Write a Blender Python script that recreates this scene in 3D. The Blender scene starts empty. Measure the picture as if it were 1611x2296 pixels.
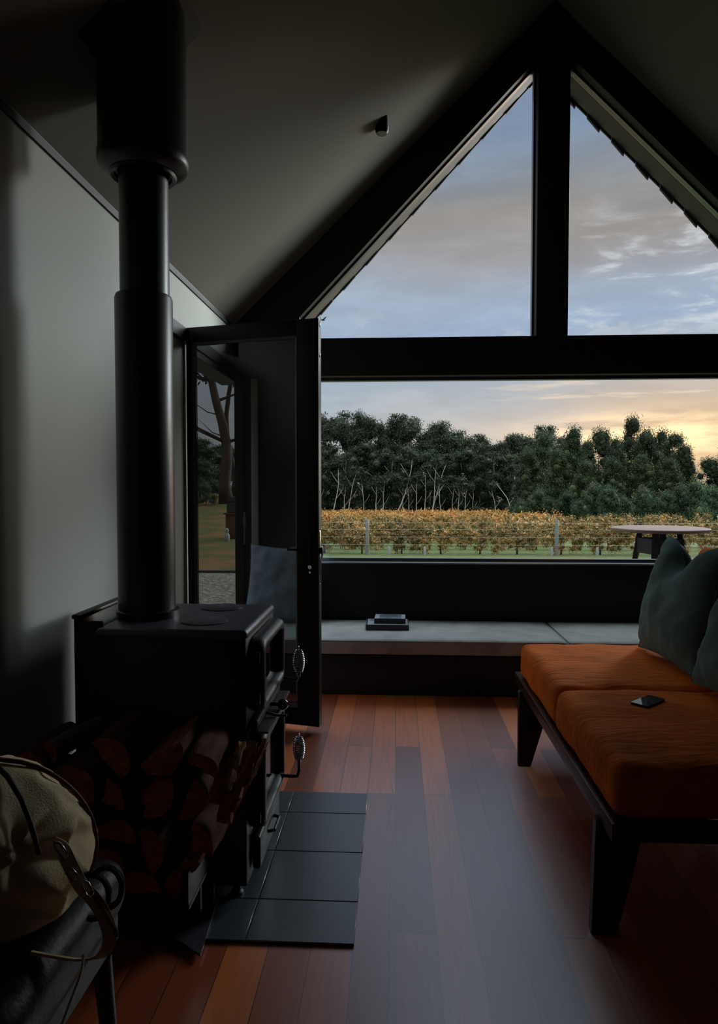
import bpy, bmesh, math, random
import numpy as np
from mathutils import Vector, Matrix, noise
PI = math.pi
scn = bpy.context.scene
col = scn.collection
H = 1.40                      # eye height
FPX = 1550.0
PITCH = math.atan(58 / FPX)
YAW = math.atan(83.5 / FPX * math.cos(PITCH))

# ------------------------------------------------------------------ camera
cam_d = bpy.data.cameras.new('camera')
cam = bpy.data.objects.new('camera', cam_d)
col.objects.link(cam)
cam.location = (0, 0, H)
cam.rotation_euler = (PI / 2 - PITCH, 0, YAW)
cam_d.sensor_fit = 'VERTICAL'
cam_d.sensor_height = 36.0
cam_d.lens = 36.0 * FPX / 2296
cam_d.clip_start = 0.05
cam_d.clip_end = 2000
scn.camera = cam
scn.view_settings.view_transform = 'Standard'
scn.view_settings.look = 'None'
scn.view_settings.gamma = 1
scn.view_settings.exposure = 0.0
scn.view_settings.use_curve_mapping = False

_F = Vector((-math.sin(YAW) * math.cos(PITCH), math.cos(YAW) * math.cos(PITCH), -math.sin(PITCH)))
_R = Vector((math.cos(YAW), math.sin(YAW), 0))
_U = _R.cross(_F)
def at(px, py, Y):
    """a place in the landscape at depth Y, read off the survey of the photograph"""
    d = _F + (px - 805.5) / FPX * _R - (py - 1148) / FPX * _U
    t = Y / d.y
    return Vector((t * d.x, Y, H + t * d.z))

# ------------------------------------------------------------------ materials
def lin(c):
    return tuple((x / 12.92 if x <= .04045 else ((x + .055) / 1.055) ** 2.4) for x in c)
def rgb(r, g, b):
    return lin((r / 255, g / 255, b / 255)) + (1,)
def mat(name, color, rough=.6, metal=0.0, bump=0.0, bscale=60.0, var=0.0, vscale=6.0, spec=.5, sheen=0.0, stretch=None, coat=0.0):
    m = bpy.data.materials.new(name); m.use_nodes = True
    nt = m.node_tree; N = nt.nodes; L = nt.links
    b = N['Principled BSDF']
    b.inputs['Base Color'].default_value = color
    b.inputs['Roughness'].default_value = rough
    b.inputs['Metallic'].default_value = metal
    b.inputs['Specular IOR Level'].default_value = spec
    b.inputs['Sheen Weight'].default_value = sheen
    b.inputs['Coat Weight'].default_value = coat; b.inputs['Coat IOR'].default_value = 1.9; b.inputs['Coat Roughness'].default_value = .36
    tc = N.new('ShaderNodeTexCoord'); mp = N.new('ShaderNodeMapping')
    L.new(tc.outputs['Object'], mp.inputs['Vector'])
    if stretch: mp.inputs['Scale'].default_value = stretch
    if var > 0:
        n = N.new('ShaderNodeTexNoise'); n.inputs['Scale'].default_value = vscale; n.inputs['Detail'].default_value = 5
        L.new(mp.outputs['Vector'], n.inputs['Vector'])
        r = N.new('ShaderNodeMapRange'); r.inputs['From Min'].default_value = .3; r.inputs['From Max'].default_value = .7
        r.inputs['To Min'].default_value = 1 - var; r.inputs['To Max'].default_value = 1 + var
        L.new(n.outputs['Fac'], r.inputs['Value'])
        h = N.new('ShaderNodeHueSaturation'); h.inputs['Color'].default_value = color
        L.new(r.outputs['Result'], h.inputs['Value']); L.new(h.outputs['Color'], b.inputs['Base Color'])
    if bump > 0:
        n = N.new('ShaderNodeTexNoise'); n.inputs['Scale'].default_value = bscale; n.inputs['Detail'].default_value = 6
        L.new(mp.outputs['Vector'], n.inputs['Vector'])
        bp = N.new('ShaderNodeBump'); bp.inputs['Strength'].default_value = bump; bp.inputs['Distance'].default_value = .01
        L.new(n.outputs['Fac'], bp.inputs['Height']); L.new(bp.outputs['Normal'], b.inputs['Normal'])
    return m

def leaf_mat(name, stops, trans=.25, rough=.65):
    m = bpy.data.materials.new(name); m.use_nodes = True
    nt = m.node_tree; N = nt.nodes; L = nt.links
    b = N['Principled BSDF']; b.inputs['Roughness'].default_value = rough; b.inputs['Specular IOR Level'].default_value = .3
    g = N.new('ShaderNodeNewGeometry'); cr = N.new('ShaderNodeValToRGB')
    el = cr.color_ramp.elements
    el[0].position = 0; el[0].color = stops[0][1]; el[1].position = 1; el[1].color = stops[-1][1]
    for p_, c in stops[1:-1]:
        e = el.new(p_); e.color = c
    L.new(g.outputs['Random Per Island'], cr.inputs['Fac'])
    oi = N.new('ShaderNodeObjectInfo'); r = N.new('ShaderNodeMapRange'); r.inputs['To Min'].default_value = .75; r.inputs['To Max'].default_value = 1.25
    L.new(oi.outputs['Random'], r.inputs['Value'])
    hs = N.new('ShaderNodeHueSaturation'); L.new(cr.outputs['Color'], hs.inputs['Color']); L.new(r.outputs['Result'], hs.inputs['Value'])
    L.new(hs.outputs['Color'], b.inputs['Base Color'])
    t = N.new('ShaderNodeBsdfTranslucent'); L.new(hs.outputs['Color'], t.inputs['Color'])
    mx = N.new('ShaderNodeMixShader'); mx.inputs['Fac'].default_value = trans
    L.new(b.outputs['BSDF'], mx.inputs[1]); L.new(t.outputs['BSDF'], mx.inputs[2])
    L.new(mx.outputs['Shader'], N['Material Output'].inputs['Surface'])
    return m

def glass_mat(name, tint=(1, 1, 1, 1), ior=1.45):
    m = bpy.data.materials.new(name); m.use_nodes = True
    nt = m.node_tree; N = nt.nodes; L = nt.links
    N.remove(N['Principled BSDF'])
    t = N.new('ShaderNodeBsdfTransparent'); t.inputs['Color'].default_value = tint
    g = N.new('ShaderNodeBsdfGlossy'); g.inputs['Roughness'].default_value = 0.0
    # thin-pane reflectance, the same from both sides: .04 + .96 (1 - |cos|)^5
    ge = N.new('ShaderNodeNewGeometry'); dp = N.new('ShaderNodeVectorMath'); dp.operation = 'DOT_PRODUCT'
    L.new(ge.outputs['Incoming'], dp.inputs[0]); L.new(ge.outputs['Normal'], dp.inputs[1])
    def mm(op, a, b=None):
        q = N.new('ShaderNodeMath'); q.operation = op
        for i, x in enumerate((a, b)):
            if x is None: continue
            if isinstance(x, (int, float)): q.inputs[i].default_value = x
            else: L.new(x, q.inputs[i])
        return q.outputs[0]
    fac = mm('ADD', mm('MULTIPLY', mm('POWER', mm('SUBTRACT', 1.0, mm('ABSOLUTE', dp.outputs['Value'])), 5.0), .96), .04)
    mx = N.new('ShaderNodeMixShader')
    L.new(fac, mx.inputs['Fac']); L.new(t.outputs['BSDF'], mx.inputs[1]); L.new(g.outputs['BSDF'], mx.inputs[2])
    L.new(mx.outputs['Shader'], N['Material Output'].inputs['Surface'])
    return m

def floor_mat():
    m = bpy.data.materials.new('jarrah_boards'); m.use_nodes = True
    nt = m.node_tree; N = nt.nodes; L = nt.links; b = N['Principled BSDF']
    tc = N.new('ShaderNodeTexCoord'); mp = N.new('ShaderNodeMapping'); mp.inputs['Rotation'].default_value = (0, 0, PI / 2)
    L.new(tc.outputs['Object'], mp.inputs['Vector'])
    br = N.new('ShaderNodeTexBrick'); br.offset = .37; br.offset_frequency = 2
    br.inputs['Color1'].default_value = (0, 0, 0, 1); br.inputs['Color2'].default_value = (1, 1, 1, 1); br.inputs['Mortar'].default_value = (.5, .5, .5, 1)
    br.inputs['Scale'].default_value = 1; br.inputs['Mortar Size'].default_value = .0016; br.inputs['Mortar Smooth'].default_value = .3
    br.inputs['Brick Width'].default_value = 1.55; br.inputs['Row Height'].default_value = .128; br.inputs['Bias'].default_value = 0
    L.new(mp.outputs['Vector'], br.inputs['Vector'])
    cr = N.new('ShaderNodeValToRGB'); e = cr.color_ramp.elements
    e[0].color = rgb(120, 50, 26); e[0].position = 0
    e[1].color = rgb(214, 116, 50); e[1].position = 1
    for p_, c in ((.35, rgb(146, 66, 34)), (.65, rgb(168, 80, 40)), (.85, rgb(188, 96, 44))):
        x = e.new(p_); x.color = c
    L.new(br.outputs['Color'], cr.inputs['Fac'])
    mp2 = N.new('ShaderNodeMapping'); mp2.inputs['Scale'].default_value = (42, 2.2, 10); L.new(tc.outputs['Object'], mp2.inputs['Vector'])
    n = N.new('ShaderNodeTexNoise'); n.inputs['Scale'].default_value = 1.6; n.inputs['Detail'].default_value = 7; n.inputs['Distortion'].default_value = .6
    L.new(mp2.outputs['Vector'], n.inputs['Vector'])
    r = N.new('ShaderNodeMapRange'); r.inputs['From Min'].default_value = .25; r.inputs['From Max'].default_value = .75; r.inputs['To Min'].default_value = 1.25; r.inputs['To Max'].default_value = 2.0
    L.new(n.outputs['Fac'], r.inputs['Value'])
    hs = N.new('ShaderNodeHueSaturation'); L.new(cr.outputs['Color'], hs.inputs['Color']); L.new(r.outputs['Result'], hs.inputs['Value'])
    mx = N.new('ShaderNodeMixRGB'); mx.inputs['Color2'].default_value = rgb(30, 12, 8)
    L.new(br.outputs['Fac'], mx.inputs['Fac']); L.new(hs.outputs['Color'], mx.inputs['Color1'])
    # a long wandering crack in the boards
    sx = N.new('ShaderNodeSeparateXYZ'); L.new(tc.outputs['Object'], sx.inputs[0])
    n1 = N.new('ShaderNodeTexNoise'); n1.noise_dimensions = '1D'; n1.inputs['Scale'].default_value = 5; n1.inputs['Detail'].default_value = 3
    L.new(sx.outputs['Y'], n1.inputs['W'])
    ma = N.new('ShaderNodeMath'); ma.operation = 'MULTIPLY_ADD'; ma.inputs[1].default_value = .035; ma.inputs[2].default_value = -.0365
    L.new(n1.outputs['Fac'], ma.inputs[0])
    su = N.new('ShaderNodeMath'); su.operation = 'SUBTRACT'; L.new(sx.outputs['X'], su.inputs[0]); L.new(ma.outputs[0], su.inputs[1])
    ab = N.new('ShaderNodeMath'); ab.operation = 'ABSOLUTE'; L.new(su.outputs[0], ab.inputs[0])
    lt = N.new('ShaderNodeMath'); lt.operation = 'LESS_THAN'; lt.inputs[1].default_value = .0016; L.new(ab.outputs[0], lt.inputs[0])
    yl = N.new('ShaderNodeMath'); yl.operation = 'LESS_THAN'; yl.inputs[1].default_value = 3.2; L.new(sx.outputs['Y'], yl.inputs[0])
    mu = N.new('ShaderNodeMath'); mu.operation = 'MULTIPLY'; L.new(lt.outputs[0], mu.inputs[0]); L.new(yl.outputs[0], mu.inputs[1])
    mx2 = N.new('ShaderNodeMixRGB'); mx2.inputs['Color2'].default_value = rgb(22, 10, 8)
    L.new(mu.outputs[0], mx2.inputs['Fac']); L.new(mx.outputs['Color'], mx2.inputs['Color1'])
    L.new(mx2.outputs['Color'], b.inputs['Base Color'])
    b.inputs['Roughness'].default_value = .38
    b.inputs['Specular IOR Level'].default_value = .8
    b.inputs['Coat Weight'].default_value = 1.0; b.inputs['Coat IOR'].default_value = 3.0; b.inputs['Coat Roughness'].default_value = .3
    r2 = N.new('ShaderNodeMapRange'); r2.inputs['To Min'].default_value = .31; r2.inputs['To Max'].default_value = .42
    L.new(n.outputs['Fac'], r2.inputs['Value']); L.new(r2.outputs['Result'], b.inputs['Roughness'])
    bp = N.new('ShaderNodeBump'); bp.inputs['Strength'].default_value = .25; bp.inputs['Distance'].default_value = .002; bp.invert = True
    L.new(br.outputs['Fac'], bp.inputs['Height'])
    bp2 = N.new('ShaderNodeBump'); bp2.inputs['Strength'].default_value = .08; bp2.inputs['Distance'].default_value = .002
    L.new(n.outputs['Fac'], bp2.inputs['Height']); L.new(bp.outputs['Normal'], bp2.inputs['Normal'])
    L.new(bp2.outputs['Normal'], b.inputs['Normal'])
    return m

def ground_mat(name, cols, scale, rough=.9, bump=.6, second=None):
    m = bpy.data.materials.new(name); m.use_nodes = True
    nt = m.node_tree; N = nt.nodes; L = nt.links; b = N['Principled BSDF']; b.inputs['Roughness'].default_value = rough
    b.inputs['Specular IOR Level'].default_value = .15
    tc = N.new('ShaderNodeTexCoord')
    n = N.new('ShaderNodeTexNoise'); n.inputs['Scale'].default_value = scale; n.inputs['Detail'].default_value = 8; n.inputs['Roughness'].default_value = .7
    L.new(tc.outputs['Object'], n.inputs['Vector'])
    cr = N.new('ShaderNodeValToRGB'); e = cr.color_ramp.elements
    e[0].position = .3; e[0].color = cols[0]; e[1].position = .7; e[1].color = cols[-1]
    for i, c in enumerate(cols[1:-1]):
        x = e.new(.3 + .4 * (i + 1) / (len(cols) - 1)); x.color = c
    L.new(n.outputs['Fac'], cr.inputs['Fac'])
    out = cr.outputs['Color']
    if second:
        n2 = N.new('ShaderNodeTexNoise'); n2.inputs['Scale'].default_value = second[1]; n2.inputs['Detail'].default_value = 4
        L.new(tc.outputs['Object'], n2.inputs['Vector'])
        r = N.new('ShaderNodeMapRange'); r.inputs['From Min'].default_value = .48; r.inputs['From Max'].default_value = .62
        L.new(n2.outputs['Fac'], r.inputs['Value'])
        mx = N.new('ShaderNodeMixRGB'); mx.inputs['Color2'].default_value = second[0]
        L.new(r.outputs['Result'], mx.inputs['Fac']); L.new(out, mx.inputs['Color1']); out = mx.outputs['Color']
    L.new(out, b.inputs['Base Color'])
    bp = N.new('ShaderNodeBump'); bp.inputs['Strength'].default_value = bump; bp.inputs['Distance'].default_value = .05
    L.new(n.outputs['Fac'], bp.inputs['Height']); L.new(bp.outputs['Normal'], b.inputs['Normal'])
    return m

def velvet(name, color, wr=(1, 1, 1), bump=.25, rough=.8, sheen=.5):
    m = mat(name, color, rough=rough, var=.18, vscale=7, sheen=sheen, spec=.15)
    nt = m.node_tree; N = nt.nodes; L = nt.links; b = N['Principled BSDF']
    b.inputs['Sheen Roughness'].default_value = .4
    b.inputs['Sheen Tint'].default_value = tuple(min(1, c * 2.2 + .05) for c in color[:3]) + (1,)
    tc = N.new('ShaderNodeTexCoord'); mp = N.new('ShaderNodeMapping'); mp.inputs['Scale'].default_value = wr
    L.new(tc.outputs['Object'], mp.inputs['Vector'])
    n = N.new('ShaderNodeTexNoise'); n.inputs['Scale'].default_value = 5; n.inputs['Detail'].default_value = 3; n.inputs['Distortion'].default_value = .8
    L.new(mp.outputs['Vector'], n.inputs['Vector'])
    bp = N.new('ShaderNodeBump'); bp.inputs['Strength'].default_value = bump; bp.inputs['Distance'].default_value = .02
    L.new(n.outputs['Fac'], bp.inputs['Height'])
    n2 = N.new('ShaderNodeTexNoise'); n2.inputs['Scale'].default_value = 350; n2.inputs['Detail'].default_value = 2
    L.new(tc.outputs['Object'], n2.inputs['Vector'])
    bp2 = N.new('ShaderNodeBump'); bp2.inputs['Strength'].default_value = .25; bp2.inputs['Distance'].default_value = .002
    L.new(n2.outputs['Fac'], bp2.inputs['Height']); L.new(bp.outputs['Normal'], bp2.inputs['Normal'])
    L.new(bp2.outputs['Normal'], b.inputs['Normal'])
    return m

def wood_mat(name, c1, c2, rough=.4, stretch=(3, 30, 30), scale=2.0, spec=.5):
    m = bpy.data.materials.new(name); m.use_nodes = True
    nt = m.node_tree; N = nt.nodes; L = nt.links; b = N['Principled BSDF']
    tc = N.new('ShaderNodeTexCoord'); mp = N.new('ShaderNodeMapping'); mp.inputs['Scale'].default_value = stretch
    L.new(tc.outputs['Object'], mp.inputs['Vector'])
    n = N.new('ShaderNodeTexNoise'); n.inputs['Scale'].default_value = scale; n.inputs['Detail'].default_value = 7; n.inputs['Distortion'].default_value = .5
    L.new(mp.outputs['Vector'], n.inputs['Vector'])
    cr = N.new('ShaderNodeValToRGB'); e = cr.color_ramp.elements
    e[0].position = .3; e[0].color = c1; e[1].position = .7; e[1].color = c2
    L.new(n.outputs['Fac'], cr.inputs['Fac']); L.new(cr.outputs['Color'], b.inputs['Base Color'])
    b.inputs['Roughness'].default_value = rough; b.inputs['Specular IOR Level'].default_value = spec
    bp = N.new('ShaderNodeBump'); bp.inputs['Strength'].default_value = .3; bp.inputs['Distance'].default_value = .004
    L.new(n.outputs['Fac'], bp.inputs['Height']); L.new(bp.outputs['Normal'], b.inputs['Normal'])
    return m

M = dict(
    wall=mat('wall_paint', rgb(168, 170, 164), .7, var=.05, vscale=1.2, bump=.08, bscale=90, spec=.3),
    gable=mat('gable_paint', rgb(30, 31, 32), .55, var=.06, vscale=2, bump=.05, spec=.35),
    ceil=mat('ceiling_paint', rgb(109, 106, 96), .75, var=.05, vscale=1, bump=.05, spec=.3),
    black=mat('black_frame', rgb(12, 12, 13), .5, spec=.3),
    frame=mat('window_frame_metal', rgb(128, 130, 132), .32, metal=.85, spec=.6),
    bead=mat('glazing_bead', rgb(96, 96, 104), .35, spec=.6),
    soffit=mat('soffit_lining', rgb(71, 66, 58), .6, var=.05),
    rooftile=mat('roof_tile', rgb(39, 42, 48), .6, var=.2),
    benchbase=mat('bench_base', rgb(24, 25, 25), .6, bump=.05),
    benchfab=velvet('bench_fabric', rgb(179, 184, 186), bump=.08, rough=.9, sheen=.2),
    orange=velvet('orange_velvet', rgb(240, 118, 24), wr=(1.5, 5, 3), bump=.55, rough=.8, sheen=.08),
    green=velvet('green_velvet', rgb(98, 124, 121), wr=(2, 2, 2), bump=.35, rough=.8, sheen=.5),
    bluegrey=velvet('blue_grey_linen', rgb(150, 166, 184), wr=(3, 3, 3), bump=.4, rough=.9, sheen=.2),
    darkwood=wood_mat('dark_jarrah', rgb(44, 22, 16), rgb(70, 36, 26), .3),
    iron=mat('black_stove_steel', rgb(24, 22, 24), .45, metal=.1, var=.15, vscale=9, bump=.12, bscale=220, spec=.5),
    iron2=mat('stove_top_steel', rgb(86, 84, 96), .36, metal=.35, var=.15, vscale=7, bump=.1, bscale=250),
    flue=mat('flue_black', rgb(14, 14, 14), .38, spec=.5, bump=.05, bscale=200),
    chrome=mat('spring_chrome', rgb(210, 212, 220), .16, metal=1.0),
    oven_glass=mat('dark_oven_glass', rgb(10, 10, 11), .06, spec=.8),
    slate=mat('slate_tile', rgb(58, 68, 80), .40, var=.14, vscale=5, bump=.14, bscale=25, spec=.9, coat=1.0),
    grout=mat('grout', rgb(96, 98, 100), .8),
    bark=wood_mat('grey_bark', rgb(81, 66, 64), rgb(131, 115, 111), .9, (22, 3, 22), 1.2, .1),
    darkbark=wood_mat('dark_bark', rgb(50, 31, 25), rgb(103, 70, 57), .9, (22, 3, 22), 1.2, .1),
    redwood=wood_mat('red_log_wood', rgb(111, 53, 40), rgb(166, 98, 74), .85, (30, 4, 30), 1.4, .1),
    palewood=wood_mat('pale_split_wood', rgb(111, 76, 54), rgb(169, 132, 100), .85, (30, 4, 30), 1.4, .1),
    canvas=mat('khaki_canvas', rgb(246, 226, 184), .85, var=.12, vscale=5, bump=.25, bscale=240, spec=.1),
    leather=mat('tan_leather', rgb(92, 56, 34), .5, var=.2, bump=.15),
    strap=mat('strap_webbing', rgb(222, 197, 157), .7, bump=.2, bscale=300),
    blackleather=mat('black_leather', rgb(15, 11, 17), .45, spec=.35, bump=.15, bscale=90, var=.1),
    paper=mat('book_paper', rgb(190, 192, 196), .7),
    bookdark=mat('book_cover_dark', rgb(52, 46, 48), .5),
    bookwhite=mat('book_cover_white', rgb(176, 188, 206), .4),
    bookblue=mat('book_cover_print', rgb(117, 128, 154), .4, var=.45, vscale=14),
    phoneb=mat('phone_body', rgb(14, 14, 16), .35),
    phoneg=mat('phone_screen', rgb(8, 9, 11), .03, spec=1.0),
    tabletop=wood_mat('weathered_table_top', rgb(109, 87, 80), rgb(146, 122, 112), .5, (3, 20, 20)),
    tableleg=mat('dark_table_leg', rgb(50, 39, 45), .6, var=.1),
    post=mat('weathered_post', rgb(122, 127, 122), .8, var=.2, vscale=4),
    wire=mat('trellis_wire', rgb(168, 171, 153), .5, metal=.3),
    gumbark=mat('pale_gum_bark', rgb(202, 194, 179), .8, var=.35, vscale=.6, bump=.2),
    greybark=mat('dull_tree_bark', rgb(68, 59, 55), .85, var=.3, vscale=1, bump=.3),
    redbark=mat('rusty_tree_bark', rgb(72, 52, 45), .85, var=.35, vscale=2.5, bump=.6, bscale=12),
    vinewood=mat('vine_trunk_wood', rgb(84, 70, 58), .9, var=.2),
    guard=mat('white_plastic', rgb(152, 153, 149), .6),
    brick=mat('garden_brick', rgb(91, 52, 40), .85, var=.3, vscale=6, bump=.4),
    glass=glass_mat('window_glass', (.985, .99, .985, 1)),
    floor=floor_mat(),
    gum=leaf_mat('gum_leaves', [(0, rgb(29, 36, 29)), (.4, rgb(45, 58, 43)), (.75, rgb(65, 76, 55)), (1, rgb(94, 106, 76))]),
    dark=leaf_mat('dense_leaves', [(0, rgb(32, 42, 29)), (.5, rgb(51, 65, 43)), (.85, rgb(76, 91, 55)), (1, rgb(106, 117, 75))]),
    bush=leaf_mat('bush_leaves', [(0, rgb(39, 55, 39)), (.5, rgb(61, 79, 55)), (1, rgb(94, 115, 79))]),
    gardenleaf=leaf_mat('garden_leaves', [(0, rgb(31, 39, 27)), (.6, rgb(52, 61, 42)), (1, rgb(81, 89, 62))]),
    vine=leaf_mat('vine_leaves_autumn', [(0, rgb(65, 69, 43)), (.3, rgb(102, 102, 61)), (.5, rgb(129, 115, 67)), (.68, rgb(162, 120, 67)), (.84, rgb(195, 140, 74)), (1, rgb(227, 205, 164))], .3),
    vinegold=leaf_mat('vine_leaves_gold', [(0, rgb(115, 87, 44)), (.3, rgb(166, 115, 55)), (.6, rgb(193, 135, 68)), (.85, rgb(211, 165, 98)), (1, rgb(250, 211, 153))], .3),
    grass=ground_mat('vineyard_grass', [rgb(61, 74, 45), rgb(83, 96, 58), rgb(102, 113, 74)], 3.0),
    lawn=ground_mat('dry_lawn', [rgb(65, 72, 37), rgb(87, 87, 50), rgb(112, 99, 62)], 9.0, second=(rgb(122, 90, 58), .9)),
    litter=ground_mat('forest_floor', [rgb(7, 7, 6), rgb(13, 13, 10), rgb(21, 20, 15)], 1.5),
    doorglass=glass_mat('tinted_door_glass', (.46, .47, .46, 1)),
    backwall=mat('dark_back_wall', rgb(30, 29, 28), .8),
    gravel=ground_mat('pale_gravel', [rgb(52, 50, 45), rgb(127, 122, 112), rgb(200, 193, 181)], 14, bump=1.0),
    deck=wood_mat('outside_deck', rgb(80, 71, 65), rgb(115, 103, 94), .7),
    lampm=mat('lamp_lens', rgb(150, 150, 150), .3),
)

# ------------------------------------------------------------------ mesh helpers
def mesh_obj(name, verts, faces, m, parent=None, smooth=False):
    me = bpy.data.meshes.new(name)
    me.from_pydata([tuple(v) for v in verts], [], faces)
    me.update()
    ms = m if isinstance(m, (list, tuple)) else [m]
    for x in ms: me.materials.append(x)
    if smooth: me.polygons.foreach_set('use_smooth', [True] * len(me.polygons))
    o = bpy.data.objects.new(name, me); col.objects.link(o)
    if parent: o.parent = parent
    return o
def bm_obj(name, bm, m, parent=None, smooth=False, fix=True):
    if fix: bmesh.ops.recalc_face_normals(bm, faces=bm.faces)
    me = bpy.data.meshes.new(name); bm.to_mesh(me); bm.free()
    ms = m if isinstance(m, (list, tuple)) else [m]
    for x in ms: me.materials.append(x)
    if smooth: me.polygons.foreach_set('use_smooth', [True] * len(me.polygons))
    o = bpy.data.objects.new(name, me); col.objects.link(o)
    if parent: o.parent = parent
    return o
def smooth_angle(o, deg=35):
    me = o.data
    me.polygons.foreach_set('use_smooth', [True] * len(me.polygons))
    me.set_sharp_from_angle(angle=math.radians(deg))
    return o
def add_box(bm, lo, hi, bev=0.0, seg=2, mi=0):
    b2 = bmesh.new()
    bmesh.ops.create_cube(b2, size=1)
    c = [(lo[i] + hi[i]) / 2 for i in range(3)]; s = [abs(hi[i] - lo[i]) for i in range(3)]
    for v in b2.verts: v.co = Vector((c[0] + v.co.x * s[0], c[1] + v.co.y * s[1], c[2] + v.co.z * s[2]))
    if bev > 0: bmesh.ops.bevel(b2, geom=b2.edges[:], offset=bev, segments=seg, profile=.5, affect='EDGES')
    for f in b2.faces: f.material_index = mi
    merge(bm, b2)
def merge(bm, b2):
    me = bpy.data.meshes.new('tmp'); b2.to_mesh(me); b2.free()
    bm.from_mesh(me); bpy.data.meshes.remove(me)
def box(name, lo, hi, m, parent=None, bev=0.0, seg=2):
    bm = bmesh.new(); add_box(bm, lo, hi, bev, seg)
    o = bm_obj(name, bm, m, parent)
    if bev > 0: smooth_angle(o, 40)
    return o
def add_prism(bm, poly, a, b, axis='Y', mi=0):
    """extrude a polygon: axis Y -> poly in (x,z); axis Z -> (x,y); axis X -> (y,z)"""
    def mk(p, t):
        return {'Y': (p[0], t, p[1]), 'Z': (p[0], p[1], t), 'X': (t, p[0], p[1])}[axis]
    v0 = [bm.verts.new(mk(p, a)) for p in poly]; v1 = [bm.verts.new(mk(p, b)) for p in poly]
    fs = [bm.faces.new(v0), bm.faces.new(v1[::-1])]
    n = len(poly)
    for i in range(n): fs.append(bm.faces.new((v0[i], v1[i], v1[(i + 1) % n], v0[(i + 1) % n])))
    for f in fs: f.material_index = mi
def add_tube(bm, pts, radii, seg=12, cap=True, mi=0):
    pts = [Vector(p) for p in pts]
    if not isinstance(radii, (list, tuple)): radii = [radii] * len(pts)
    rings = []; ref = None
    for i, p in enumerate(pts):
        d = (pts[min(i + 1, len(pts) - 1)] - pts[max(i - 1, 0)]).normalized()
        if ref is None: ref = Vector((0, 0, 1)) if abs(d.z) < .9 else Vector((1, 0, 0))
        u = d.cross(ref).normalized(); w = d.cross(u).normalized(); ref = -u.cross(d) if False else w.cross(d).cross(d) * 0 + ref
        # keep the frame steady by projecting the previous axis
        if i > 0:
            u = (pu - d * pu.dot(d)).normalized(); w = d.cross(u)
        pu = u
        rings.append([bm.verts.new(p + (u * math.cos(2 * PI * k / seg) + w * math.sin(2 * PI * k / seg)) * radii[i]) for k in range(seg)])
    for a, b in zip(rings, rings[1:]):
        for k in range(seg):
            f = bm.faces.new((a[k], a[(k + 1) % seg], b[(k + 1) % seg], b[k])); f.smooth = True; f.material_index = mi
    if cap:
        f = bm.faces.new(rings[0][::-1]); f.material_index = mi
        f = bm.faces.new(rings[-1]); f.material_index = mi
def tube(name, pts, radii, m, parent=None, seg=12):
    bm = bmesh.new(); add_tube(bm, pts, radii, seg); return smooth_angle(bm_obj(name, bm, m, parent), 50)
def add_lathe(bm, prof, c=(0, 0, 0), seg=48):
    rings = []
    for r, z in prof:
        if r < 1e-6: rings.append([bm.verts.new((c[0], c[1], c[2] + z))])
        else: rings.append([bm.verts.new((c[0] + r * math.cos(2 * PI * k / seg), c[1] + r * math.sin(2 * PI * k / seg), c[2] + z)) for k in range(seg)])
    for a, b in zip(rings, rings[1:]):
        for k in range(seg):
            k2 = (k + 1) % seg
            if len(a) == 1: bm.faces.new((a[0], b[k], b[k2]))
            elif len(b) == 1: bm.faces.new((a[k], b[0], a[k2]))
            else: bm.faces.new((a[k], a[k2], b[k2], b[k]))
def lathe(name, prof, c, m, parent=None, seg=48, deg=35):
    bm = bmesh.new(); add_lathe(bm, prof, c, seg); return smooth_angle(bm_obj(name, bm, m, parent), deg)
def soft_box_geo(s, r, n=(16, 16, 8), puff=0.0, wob=0.0, seed=0, side=0.0):
    """rounded, slightly puffed cushion block, half sizes s"""
    V = []; Fc = []; idx = {}
    def vid(p):
        k = tuple(round(x, 5) for x in p)
        if k not in idx: idx[k] = len(V); V.append(p)
        return idx[k]
    def face(ax, sg):
        a, b = [(1, 2), (2, 0), (0, 1)][ax]
        na, nb = n[a], n[b]
        g = [[None] * (nb + 1) for _ in range(na + 1)]
        for i in range(na + 1):
            for j in range(nb + 1):
                p = [0, 0, 0]; p[ax] = sg * s[ax]; p[a] = -s[a] + 2 * s[a] * i / na; p[b] = -s[b] + 2 * s[b] * j / nb
                g[i][j] = vid(p)
        for i in range(na):
            for j in range(nb):
                q = (g[i][j], g[i + 1][j], g[i + 1][j + 1], g[i][j + 1])
                Fc.append(q if sg > 0 else q[::-1])
    for ax in range(3):
        for sg in (-1, 1): face(ax, sg)
    out = []
    for p in V:
        q = Vector([max(-(s[i] - r), min(s[i] - r, p[i])) for i in range(3)])
        d = Vector(p) - q
        if d.length > 1e-9: d = d.normalized() * r
        v = q + d
        u = v.x / s[0]; w = v.y / s[1]; h = v.z / s[2]
        v.z += puff * (1 - min(1, abs(u)) ** 3) * (1 - min(1, abs(w)) ** 3) * (h if h > 0 else h * .2)
        if side: 
            v.x += side * (1 - h * h) * (u ** 3); v.y += side * (1 - h * h) * (w ** 3)
        if wob:
            nn = noise.noise_vector(Vector((v.x * 7 + seed, v.y * 7, v.z * 7))) 
            v += nn * wob
        out.append(v)
    return out, Fc
def cushion(name, c, s, r, m, parent=None, rot=(0, 0, 0), **k):
    V, Fc = soft_box_geo(s, r, **k)
    o = mesh_obj(name, V, Fc, m, parent, smooth=True)
    o.location = c; o.rotation_euler = rot
    return o
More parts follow.
